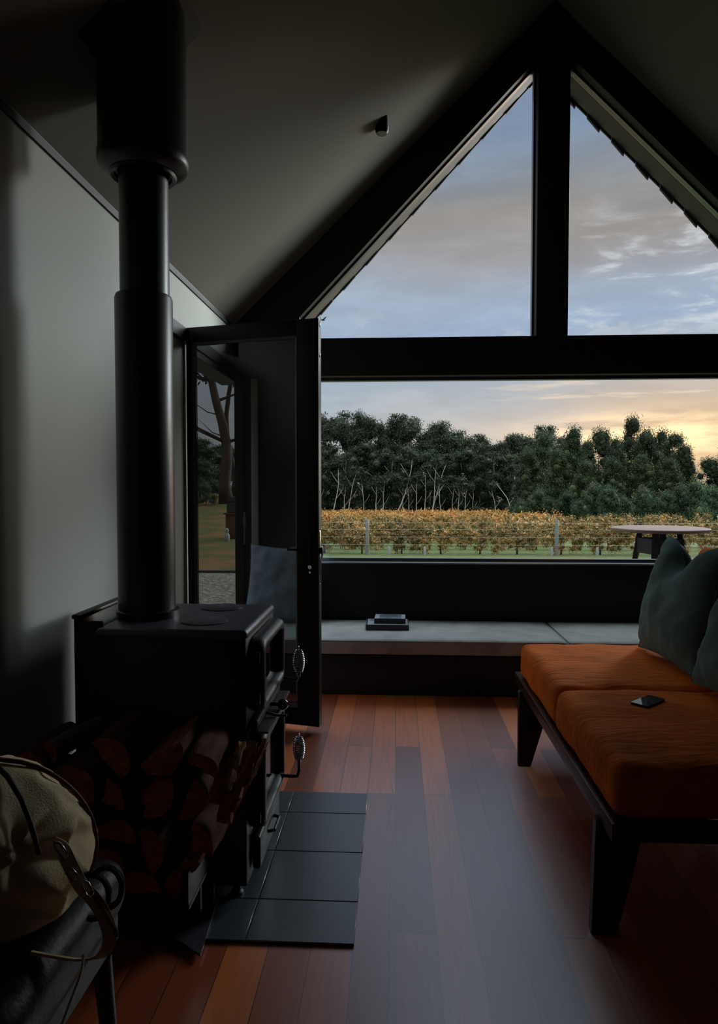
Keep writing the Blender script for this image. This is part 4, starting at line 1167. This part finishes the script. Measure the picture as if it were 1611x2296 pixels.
def place(kind, i, x, y, z, h, wide, rz, name, label, cat, group):
    tm, fm = VAR[kind][i % len(VAR[kind])]; base = 3 if kind == 'bush' else 10
    r = empty(name, (x, y, z), rz); s = h / base; r.scale = (s * wide, s * wide, s)
    tag(r, label, cat, group)
    o = bpy.data.objects.new('trunk' if kind != 'bush' else 'stem', tm); col.objects.link(o); o.parent = r
    o = bpy.data.objects.new('foliage', fm); col.objects.link(o); o.parent = r
    return r
ORD = ['first', 'second', 'third', 'fourth', 'fifth', 'sixth', 'seventh', 'eighth', 'ninth', 'tenth', 'eleventh', 'twelfth', 'thirteenth', 'fourteenth', 'fifteenth', 'sixteenth', 'seventeenth', 'eighteenth', 'nineteenth', 'twentieth']
rnd = random.Random(77)
# tall gums on the skyline behind the vineyard (px of crown, top y, width factor)
SKY = [(690, 935, 1.0), (752, 926, 1.05), (800, 938, .8), (833, 929, .75), (888, 942, .85), (925, 938, .95), (972, 946, .9), (1022, 968, .95), (1062, 984, .85), (1102, 988, .9), (1140, 974, .9), (1180, 980, .9), (1225, 966, .95), (1265, 985, .9), (1300, 1000, .9)]
for i, (px, py, wd) in enumerate(SKY):
    Y = 86 + (i * 5 % 7); t = at(px, py, Y); g = gz(t.x, Y) 
    place('gum', i, t.x, Y, g, (t.z - g) * .99, wd, rnd.uniform(0, 6), 'gum_tree', 'tall open-crowned gum tree, %s from the left on the skyline behind the vineyard' % ORD[i], 'tree', 'skyline gum trees behind the vineyard')
UND = [(712, 1015), (740, 1000), (775, 1010), (812, 995), (850, 1005), (885, 1012), (925, 1000), (965, 1005), (1003, 1015), (1040, 1010), (1078, 1020), (1112, 1012), (1150, 1018), (1190, 1010), (1235, 1015), (670, 1010)]
for i, (px, py) in enumerate(UND):
    Y = 82 + (i * 3 % 5) * .8; t = at(px, py, Y); g = gz(t.x, Y)
    place('under', i, t.x, Y, g, (t.z - g), .95, rnd.uniform(0, 6), 'forest_tree', ('leafy mid-height tree, %s from the left along the forest edge' % ORD[i]) if i < 15 else 'leafy mid-height tree partly hidden behind the open door', 'tree', 'mid-height trees along the forest edge')
# a second darker rank closing the forest
for i in range(16):
    px = 660 + i * 44; Y = 97 + (i % 3); t = at(px, 1030 + 8 * math.sin(i * 2.1), Y); g = gz(t.x, Y)
    place('under', i + 1, t.x, Y, g, (t.z - g), 1.15, rnd.uniform(0, 6), 'forest_tree', 'shaded tree deep in the forest, %s from the left of the rear rank' % ORD[i], 'tree', 'shaded trees deep in the forest')
# slender pale trunks in front of the forest
TR = [(740, 1145, 760, 1050, .1), (783, 1145, 800, 1060, -.1), (817, 1145, 812, 1075, .02), (858, 1145, 862, 1080, 0), (880, 1145, 925, 1030, .12), (905, 1145, 903, 1085, 0), (935, 1145, 934, 1080, .0), (952, 1145, 955, 1060, .02), (966, 1145, 1003, 1035, -.05), (967, 1145, 978, 1045, .03), (990, 1145, 985, 1090, 0), (1013, 1145, 1018, 1085, 0), (1028, 1145, 1030, 1090, 0), (1118, 1143, 1103, 1095, 0), (1146, 1130, 1105, 1075, .3), (1040, 1145, 1047, 1095, 0), (770, 1145, 775, 1090, 0), (1060, 1145, 1062, 1100, 0), (843, 1145, 845, 1085, 0), (920, 1145, 915, 1090, 0)]
TL = ['slim pale trunk nearest the open door at the forest edge']
for i, (x0_, y0_, x1_, y1_, bow) in enumerate(TR):
    Y = 79.0 + (i % 3) * .7; a = at(x0_, y0_, Y); a.z = gz(a.x, Y); b = at(x1_, y1_, Y)
    Lh = b.z - a.z; root = empty('slender_gum', tuple(a))
    tag(root, 'slender pale-barked gum sapling, %s counted from the left along the forest edge' % ORD[sorted(range(len(TR)), key=lambda q: TR[q][0] + q * .01).index(i)], 'tree', 'slender pale gums at the forest edge')
    pts = []
    for q in range(8):
        t = q / 7; p = Vector((0, 0, 0)).lerp(b - a, t); p.x += bow * Lh * math.sin(PI * t) * .5 + .04 * math.sin(q * 1.7 + i); pts.append(p)
    bm = bmesh.new(); r0 = .065 if i not in (4, 8, 14) else .085
    add_tube(bm, pts, [r0 * (1 - .7 * q / 7) for q in range(8)], 7)
    for q, sg in ((3, 1), (5, -1)):
        e = pts[q] + Vector((sg * Lh * .14, 0, Lh * .22)); add_tube(bm, [pts[q], pts[q].lerp(e, .5) + Vector((sg * .05, 0, 0)), e], [r0 * .5, r0 * .3, r0 * .12], 6)
    bm_obj('trunk', bm, M['gumbark'], root, smooth=True)
    e = pts[-1]; cl = [((e.x + rnd.uniform(-.5, .5), e.y + rnd.uniform(-.4, .4), e.z + rnd.uniform(-.2, .8)), (.55, .5, .35)) for _ in range(4)]
    fm = foliage_mesh('foliage', cl, 420, .15, M['gum'], 500 + i, 1.5, .5, .6); o = bpy.data.objects.new('foliage', fm); col.objects.link(o); o.parent = root
# denser right-hand stand, closer to the house
DEN = [(1185, 1010, 1.0), (1222, 975, 1.0), (1283, 962, .85), (1318, 990, .8), (1348, 966, .9), (1385, 985, .8), (1416, 938, .72), (1452, 968, .9), (1480, 968, .85), (1512, 974, .9), (1535, 1000, .8), (1250, 1010, 1.0), (1310, 1035, 1.0), (1372, 1030, 1.0), (1440, 1020, 1.0), (1505, 1030, 1.0), (1592, 1030, 1.2), (1640, 1005, 1.2), (1548, 1045, .8)]
for i, (px, py, wd) in enumerate(DEN):
    Y = (57 + (i * 3 % 5) * 1.2) if i < 11 else (53 + i % 3) if i < 16 else 58
    t = at(px, py, Y); g = gz(t.x, Y)
    lab = 'dense dark evergreen, %s from the left in the tall back row of the right-hand stand' % ORD[i] if i < 11 else ('dense evergreen, %s from the left in the lower front row of the right-hand stand' % ORD[i - 11] if i < 16 else ['broad dark tree at the right edge below the gap of sky', 'broad tree just beyond the right edge of the view', 'low evergreen under the notch of bright sky'][i - 16])
    place('dense', i, t.x, Y, g, (t.z - g) * 1.0, wd * 1.0, rnd.uniform(0, 6), 'evergreen_tree', lab, 'tree', 'dense trees right of the vineyard')
BSH = [(1168, 1120, 1), (1200, 1095, 1), (1232, 1115, 1), (1262, 1100, 1.1), (1300, 1120, 1), (1325, 1082, .9), (1365, 1090, 1.1), (1405, 1110, 1), (1445, 1090, 1), (1490, 1100, 1), (1530, 1085, 1), (1560, 1075, 1), (1600, 1090, 1.1), (1148, 1132, .8)]
for i, (px, py, wd) in enumerate(BSH):
    Y = 47 + (i % 4) * .8; t = at(px, py, Y); g = gz(t.x, Y)
    place('bush', i, t.x, Y, g, (t.z - g), wd * .8, rnd.uniform(0, 6), 'shrub', 'bushy green shrub in front of the evergreens, %s from the left' % ORD[sorted(range(len(BSH)), key=lambda q: BSH[q][0]).index(i)], 'shrub', 'shrubs in front of the evergreens')

for i, (x, y, lab) in enumerate(((8.8, 12.6, 'added light-blocking tree farthest out, right of the view'), (6.9, 9.5, 'added light-blocking tree right of the deck, second nearest the vines'), (6.4, 7.8, 'added light-blocking tree close beside the deck, outside the right edge'), (6.1, 6.6, 'added light-blocking tree level with the end of the house, outside the view'), (6.9, 5.9, 'added light-blocking tree nearest the corner of the house, outside the view'))):
    place('dense', i, x, y, gz(x, y), 3.6, 1.9, i * 1.3, 'garden_tree', lab, 'tree', 'added light-blocking trees right of the deck')  # unseen trees added to keep low light off the left wall
# ------------------------------------------------------------------ vineyard
def vine_variant(seed, gold):
    rnd = random.Random(seed); cl = []
    for q in range(13):
        x = rnd.uniform(-.85, .85); z = rnd.uniform(.45, 1.2); r = rnd.uniform(.14, .23)
        cl.append(((x, rnd.uniform(-.12, .12), z), (r * 1.15, r * .9, r)))
    for q in range(5):
        cl.append(((rnd.uniform(-.9, .9), rnd.uniform(-.1, .1), rnd.uniform(1.2, 1.42)), (.09, .07, .13)))
    for q in range(10):
        x = rnd.uniform(-.85, .85); cl.append(((x, rnd.uniform(-.08, .08), rnd.uniform(.16, .5)), (.13, .10, .14)))
    lf = foliage_mesh('foliage', cl, 3600 if not gold else 1300, .058 if not gold else .085, M['vinegold'] if gold else M['vine'], seed, 1.15, .5, .2)
    pts = [Vector((0, 0, 0)), Vector((.03 * rnd.uniform(-1, 1), 0, .25)), Vector((.06 * rnd.uniform(-1, 1), 0, .5)), Vector((0, 0, .75))]
    tubes = [(pts, [.045, .035, .032, .028]), ([pts[3], Vector((.4, 0, .82)), Vector((.85, 0, .80))], [.025, .018, .012]), ([pts[3], Vector((-.4, 0, .80)), Vector((-.85, 0, .82))], [.025, .018, .012])]
    return trunk_mesh('trunk', tubes, M['vinewood'], 6), lf
VF = [vine_variant(s, False) for s in (201, 202, 203, 204, 205)]; VB = [vine_variant(s, True) for s in (211, 212, 213)]
ROWY = [27.6, 30.2, 32.8, 35.4, 38.0, 40.8, 43.6, 46.6, 49.6, 52.8, 56.2, 60, 64, 68, 72, 76]
cnt = 0
for r, Y in enumerate(ROWY):
    xlo, xhi = -.16 * Y, ((.50 if r < 3 else .23) * Y)
    if r >= 9: xlo, xhi = -.13 * Y, .19 * Y
    x = xlo; k = 0
    while x < xhi:
        xx = x + rnd.uniform(-.1, .1); g = gz(xx, Y)
        tm, fm = (VF if r < 3 else VB)[rnd.randrange(5 if r < 3 else 3)]
        rt = empty('grapevine', (xx, Y, g), rnd.choice((0, PI)) + rnd.uniform(-.06, .06)); s = rnd.uniform(.94, 1.06); rt.scale = (s, s, s * (1.0 if r else .99))
        if r == 0: lab = 'bushy autumn grapevine on the front trellis row, %s from the left' % ORD[k]
        else: lab = 'autumn-leaved grapevine in the %s trellis row back from the house' % ORD[r]
        tag(rt, lab, 'grapevine', 'grapevines in the vineyard' if r == 0 else 'grapevines of the %s row' % ORD[r])
        o = bpy.data.objects.new('trunk', tm); col.objects.link(o); o.parent = rt
        o = bpy.data.objects.new('foliage', fm); col.objects.link(o); o.parent = rt
        cnt += 1; k += 1; x += 1.55 if r < 9 else 1.9
print('vines', cnt)
# trellis posts, wires, tree guards of the front row
PP = [(824, 'grey timber trellis post between the front vines, left of the books'), (1249, 'grey timber trellis post above the seam of the bench cushions'), (1660, 'grey timber trellis post beyond the right edge of the view')]
for px, lab in PP:
    t = at(px, 1200, 27.1); g = gz(t.x, 27.1)
    bm = bmesh.new(); add_tube(bm, [(0, 0, 0), (0, 0, 1.38), (0, 0, 1.40)], [.075, .07, .06], 12); o = smooth_angle(bm_obj('trellis_post', bm, M['post']), 50); o.location = (t.x, 27.1, g)
    tag(o, lab, 'post', 'trellis posts')
for k, z_ in enumerate((.42, .72, 1.02, 1.28)):
    bm = bmesh.new(); g = gz(0, 27.05); add_tube(bm, [(x, 27.0, g + z_ - .012 * abs(math.sin((x - 2) * .41))) for x in np.linspace(-5, 15, 41)], .005, 5)
    o = bm_obj('trellis_wire', bm, M['wire'], smooth=True)
    tag(o, 'horizontal trellis wire along the front vines, %s from the ground' % ('lowest', 'second', 'third', 'highest')[k], 'wire', 'trellis wires')
for i, px in enumerate((722, 873, 953, 1238, 1340)):
    t = at(px, 1245, 26.9); g = gz(t.x, 26.9)
    o = lathe('vine_guard', [(0, 0), (.055, 0), (.055, .30), (.04, .34), (0, .34)], (t.x, 26.9, g), M['guard'], None, 14)
    tag(o, 'small white guard around a vine foot, %s from the left under the front trellis' % ORD[i], 'vine guard', 'white vine guards')

# ------------------------------------------------------------------ garden seen through the door
GY = 30
def garden_tree(px0, px1, ytop, Y, r, label):
    a = at(px0, 1128, Y); a.z = gz(a.x, Y) - .05; b = at(px1, ytop, Y); root = empty('rusty_gum_tree', tuple(a)); tag(root, label, 'tree', 'gum trees on the lawn')
    d = b - a; pts = [d * (q / 8) + Vector((.22 * math.sin(q * .9 + px0) * (q > 0), 0, 0)) for q in range(9)]
    bm = bmesh.new(); add_tube(bm, pts, [r * (1.25 if q == 0 else 1 - .07 * q) for q in range(9)], 14)
    cl = []; rn = random.Random(px0)
    for q in range(12):
        j = rn.randrange(3, 9); p = pts[j]; sg = rn.choice((-1, -1, 1)); L_ = rn.uniform(1.2, 2.6)
        e = p + Vector((sg * L_, rn.uniform(-1, 1) * L_, L_ * rn.uniform(.1, .8)))
        add_tube(bm, [p, p.lerp(e, .5) + Vector((0, 0, -.2)), e], [r * .28, r * .16, r * .05], 7)
        if j > 4 or q % 3 == 0:
            for w in range(6): 
                rr = rn.uniform(.22, .5)
                cl.append(((e.x + rn.uniform(-1, 1) * 1.0, e.y + rn.uniform(-1, 1), e.z + rn.uniform(-.7, .5)), (rr, rr, rr * .6)))
    bm_obj('trunk', bm, M['redbark'], root, smooth=True)
    fm = foliage_mesh('foliage', cl, 4200, .16, M['gardenleaf'], px0, 2.0, .0, 1.0); o = bpy.data.objects.new('foliage', fm); col.objects.link(o); o.parent = root
garden_tree(508, 478, 760, GY, .27, 'thick rusty-barked gum trunk on the lawn seen through the door glass')
garden_tree(523, 512, 740, GY + 1.2, .15, 'thinner straight gum trunk standing just right of the thick one')
for i, (px, py, Y, wd, lab) in enumerate(((452, 985, 46, 2.6, 'dark bushy tree at the left of the door view'), (500, 1000, 50, 2.6, 'dark bushy tree behind the gum trunks'), (400, 960, 52, 2.4, 'bushy tree hidden behind the left wall edge'), (545, 1000, 52, 2.4, 'bushy tree right of the gum trunks'))):
    t = at(px, py, Y); g = gz(t.x, Y); place('dense', i, t.x, Y, g, t.z - g, wd, i, 'garden_tree', lab, 'tree', 'trees behind the lawn')
for i, (px, py, Y, wd, lab) in enumerate(((448, 1030, 33, 1.5, 'rounded green shrub beyond the lawn at left'), (462, 1085, 29.0, 1.1, 'low dark shrub beside the gum trunks'), (512, 1040, 38, 1.8, 'green shrub behind the gum trunks'), (425, 1050, 35, 1.5, 'green shrub at the left edge of the door view'))):
    t = at(px, py, Y); g = gz(t.x, Y); place('bush', i, t.x, Y, g, t.z - g, wd, i, 'garden_shrub', lab, 'shrub', 'shrubs beyond the lawn')
# brick barbecue with dark hood and a white garden jar
bq = at(523, 1150, 19); g = gz(bq.x, 19)
bb_ = empty('brick_barbecue', (bq.x, 19, g)); tag(bb_, 'small brick barbecue with dark firebox and red shelf on the lawn', 'barbecue')
box('brick_base', (-.17, -.18, 0), (.25, .18, .66), M['brick'], bb_, .01); box('shelf', (-.22, -.22, .66), (.3, .22, .70), M['brick'], bb_, .008)
bm = bmesh.new(); add_box(bm, (-.15, -.15, .70), (.22, .15, 1.02), .03); add_prism(bm, [(-.17, 1.02), (.24, 1.02), (.12, 1.14), (-.05, 1.14)], -.17, .17)
bm_obj('firebox', bm, M['tableleg'], bb_)
jr = at(509, 1172, 18.4); g = gz(jr.x, 18.4)
o = lathe('garden_ornament', [(0, 0), (.06, 0), (.075, .06), (.07, .16), (.04, .22), (.05, .27), (.045, .32), (0, .35)], (jr.x, 18.4, g), M['guard'], None, 20); tag(o, 'small white bird-like garden ornament beside the brick barbecue', 'ornament')

# ================================================================== SKY
w = bpy.data.worlds.new('sky'); scn.world = w; w.use_nodes = True
nt = w.node_tree; N = nt.nodes; L = nt.links
for n_ in list(N): N.remove(n_)
out = N.new('ShaderNodeOutputWorld'); bg = N.new('ShaderNodeBackground'); L.new(bg.outputs[0], out.inputs[0])
tc = N.new('ShaderNodeTexCoord'); sep = N.new('ShaderNodeSeparateXYZ'); L.new(tc.outputs['Generated'], sep.inputs[0])
def math_(op, a, b=None, c=None, clamp=False):
    m_ = N.new('ShaderNodeMath'); m_.operation = op; m_.use_clamp = clamp
    for i, x in enumerate((a, b, c)):
        if x is None: continue
        if isinstance(x, (int, float)): m_.inputs[i].default_value = x
        else: L.new(x, m_.inputs[i])
    return m_.outputs[0]
def mix(f, a, b):
    m_ = N.new('ShaderNodeMixRGB')
    for s_, x in (('Fac', f), ('Color1', a), ('Color2', b)):
        if isinstance(x, (int, float)): m_.inputs[s_].default_value = x
        elif isinstance(x, tuple): m_.inputs[s_].default_value = x
        else: L.new(x, m_.inputs[s_])
    return m_.outputs[0]
def smooth(v, a, b, lo=0, hi=1):
    m_ = N.new('ShaderNodeMapRange'); m_.interpolation_type = 'SMOOTHSTEP'
    L.new(v, m_.inputs['Value']); m_.inputs['From Min'].default_value = a; m_.inputs['From Max'].default_value = b; m_.inputs['To Min'].default_value = lo; m_.inputs['To Max'].default_value = hi
    return m_.outputs[0]
X, Yd, Z = sep.outputs
az = math_('MULTIPLY', math_('ARCTAN2', X, Yd), 180 / PI)       # 0 = straight out, + to the right
el = math_('MULTIPLY', math_('ARCSINE', Z), 180 / PI)
def noise_n(scale, detail, sx, sy, off, rough=.55, dist=0.0):
    cmb = N.new('ShaderNodeCombineXYZ'); L.new(math_('MULTIPLY', az, sx), cmb.inputs[0]); L.new(math_('MULTIPLY', el, sy), cmb.inputs[1]); cmb.inputs[2].default_value = off
    n_ = N.new('ShaderNodeTexNoise'); n_.inputs['Scale'].default_value = scale; n_.inputs['Detail'].default_value = detail; n_.inputs['Roughness'].default_value = rough; n_.inputs['Distortion'].default_value = dist
    L.new(cmb.outputs[0], n_.inputs['Vector']); return n_.outputs['Fac']
n1 = noise_n(1, 4, .045, .13, 3.1, .5, .6)     # big soft banks
n2 = noise_n(1, 7, .14, .55, 9.7, .6, .4)      # streaky ripples
n3 = noise_n(1, 6, .30, .42, 5.5, .6, .2)      # puffs
eln = math_('ADD', el, math_('MULTIPLY', math_('SUBTRACT', n1, .5), 7))
cr = N.new('ShaderNodeValToRGB'); L.new(smooth(eln, 0, 40) if False else math_('DIVIDE', eln, 40, clamp=True), cr.inputs['Fac'])
E_ = cr.color_ramp.elements
stops = [(0.0, rgb(216, 206, 196)), (.12, rgb(202, 200, 200)), (.20, rgb(184, 194, 206)), (.30, rgb(168, 188, 216)), (.38, rgb(172, 186, 206)), (.44, rgb(168, 168, 174)), (.50, rgb(164, 158, 154)), (.56, rgb(148, 153, 160)), (.65, rgb(138, 156, 182)), (.80, rgb(126, 150, 186)), (1.0, rgb(112, 136, 172))]
E_[0].position = 0; E_[0].color = stops[0][1]; E_[1].position = 1; E_[1].color = stops[-1][1]
for p_, c in stops[1:-1]:
    e_ = E_.new(p_); e_.color = c
base = cr.outputs['Color']
# cool shadowed cloud low on the left, bright ripples on the right at mid height
left = smooth(az, 4, -14)
base = mix(math_('MULTIPLY', left, math_('MULTIPLY', smooth(el, 14, 4), .55)), base, rgb(172, 188, 204))
rip = math_('MULTIPLY', smooth(n2, .50, .68), math_('MULTIPLY', smooth(az, 8, 20), math_('MULTIPLY', smooth(el, 10, 13), smooth(el, 22, 17))))
base = mix(math_('MULTIPLY', rip, .8), base, rgb(226, 232, 238))
puff = math_('MULTIPLY', smooth(n3, .52, .60), math_('MULTIPLY', smooth(el, 9, 10.5), smooth(el, 15, 12)))
base = mix(math_('MULTIPLY', puff, .45), base, rgb(206, 214, 224))
soft = smooth(n2, .35, .7, .93, 1.07)
hs = N.new('ShaderNodeHueSaturation'); L.new(base, hs.inputs['Color']); L.new(soft, hs.inputs['Value']); base = hs.outputs[0]
# sunset glow behind the right-hand trees
da = math_('DIVIDE', math_('SUBTRACT', az, 22), 11); de = math_('DIVIDE', math_('SUBTRACT', el, 3.2), 5.0)
g_ = math_('POWER', 2.718, math_('MULTIPLY', math_('ADD', math_('MULTIPLY', da, da), math_('MULTIPLY', de, de)), -1))
base = mix(math_('MULTIPLY', g_, .8), base, rgb(250, 206, 150))
da2 = math_('DIVIDE', math_('SUBTRACT', az, 19), 8); de2 = math_('DIVIDE', math_('SUBTRACT', el, 3.8), 1.6)
g2_ = math_('POWER', 2.718, math_('MULTIPLY', math_('ADD', math_('MULTIPLY', da2, da2), math_('MULTIPLY', de2, de2)), -1))
st2 = math_('MULTIPLY', math_('MULTIPLY', g2_, smooth(noise_n(1, 6, .16, .9, 1.2), .38, .62)), 1.0)
add = N.new('ShaderNodeMixRGB'); add.blend_type = 'ADD'; L.new(st2, add.inputs['Fac']); L.new(base, add.inputs['Color1']); add.inputs['Color2'].default_value = (1.0, .72, .38, 1)
# streaks of lit cloud above the glow
st3 = math_('MULTIPLY', smooth(noise_n(1, 6, .10, 1.1, 7.7), .56, .68), math_('MULTIPLY', smooth(el, 4, 5.5), math_('MULTIPLY', smooth(el, 10, 7.5), smooth(az, 3, 16))))
fin = mix(math_('MULTIPLY', st3, .7), add.outputs[0], rgb(255, 236, 208))
fin = mix(smooth(el, -1, -6), fin, rgb(70, 66, 58))
# pale colour for the boosted sky areas
cool = rgb(206, 214, 214)
# the high sky and the clearing sky towards the sunset, right of the view, are boosted to light the room
hi_ = smooth(el, 36, 50)
clear = math_('MULTIPLY', math_('MULTIPLY', smooth(az, 36, 44), smooth(az, 70, 64)), math_('MULTIPLY', smooth(el, 5, 10, .02, 1), math_('MULTIPLY', smooth(el, -1, 2), smooth(el, 20, 14))))
ember = math_('MULTIPLY', math_('MULTIPLY', smooth(az, 28, 33), smooth(az, 52, 44)), math_('MULTIPLY', smooth(el, -.5, .5), smooth(el, 9, 5)))
mid = math_('MULTIPLY', math_('MULTIPLY', smooth(az, 30, 34), smooth(az, 46, 40)), math_('MULTIPLY', smooth(el, 12, 18), smooth(el, 40, 34)))  # bright sky patch added out of view to light the sofa
fin = mix(math_('MAXIMUM', math_('MAXIMUM', hi_, clear), mid), fin, cool)
fin = mix(ember, fin, (1.0, .56, .22, 1))
L.new(fin, bg.inputs['Color'])
hi2 = smooth(el, 46, 62)
L.new(math_('ADD', 1.0, math_('ADD', math_('ADD', math_('MULTIPLY', hi_, 2.5), math_('MULTIPLY', hi2, 2.5)), math_('MULTIPLY', math_('MAXIMUM', math_('MAXIMUM', clear, math_('MULTIPLY', mid, .24)), math_('MULTIPLY', ember, .05)), 92.0))), bg.inputs['Strength'])
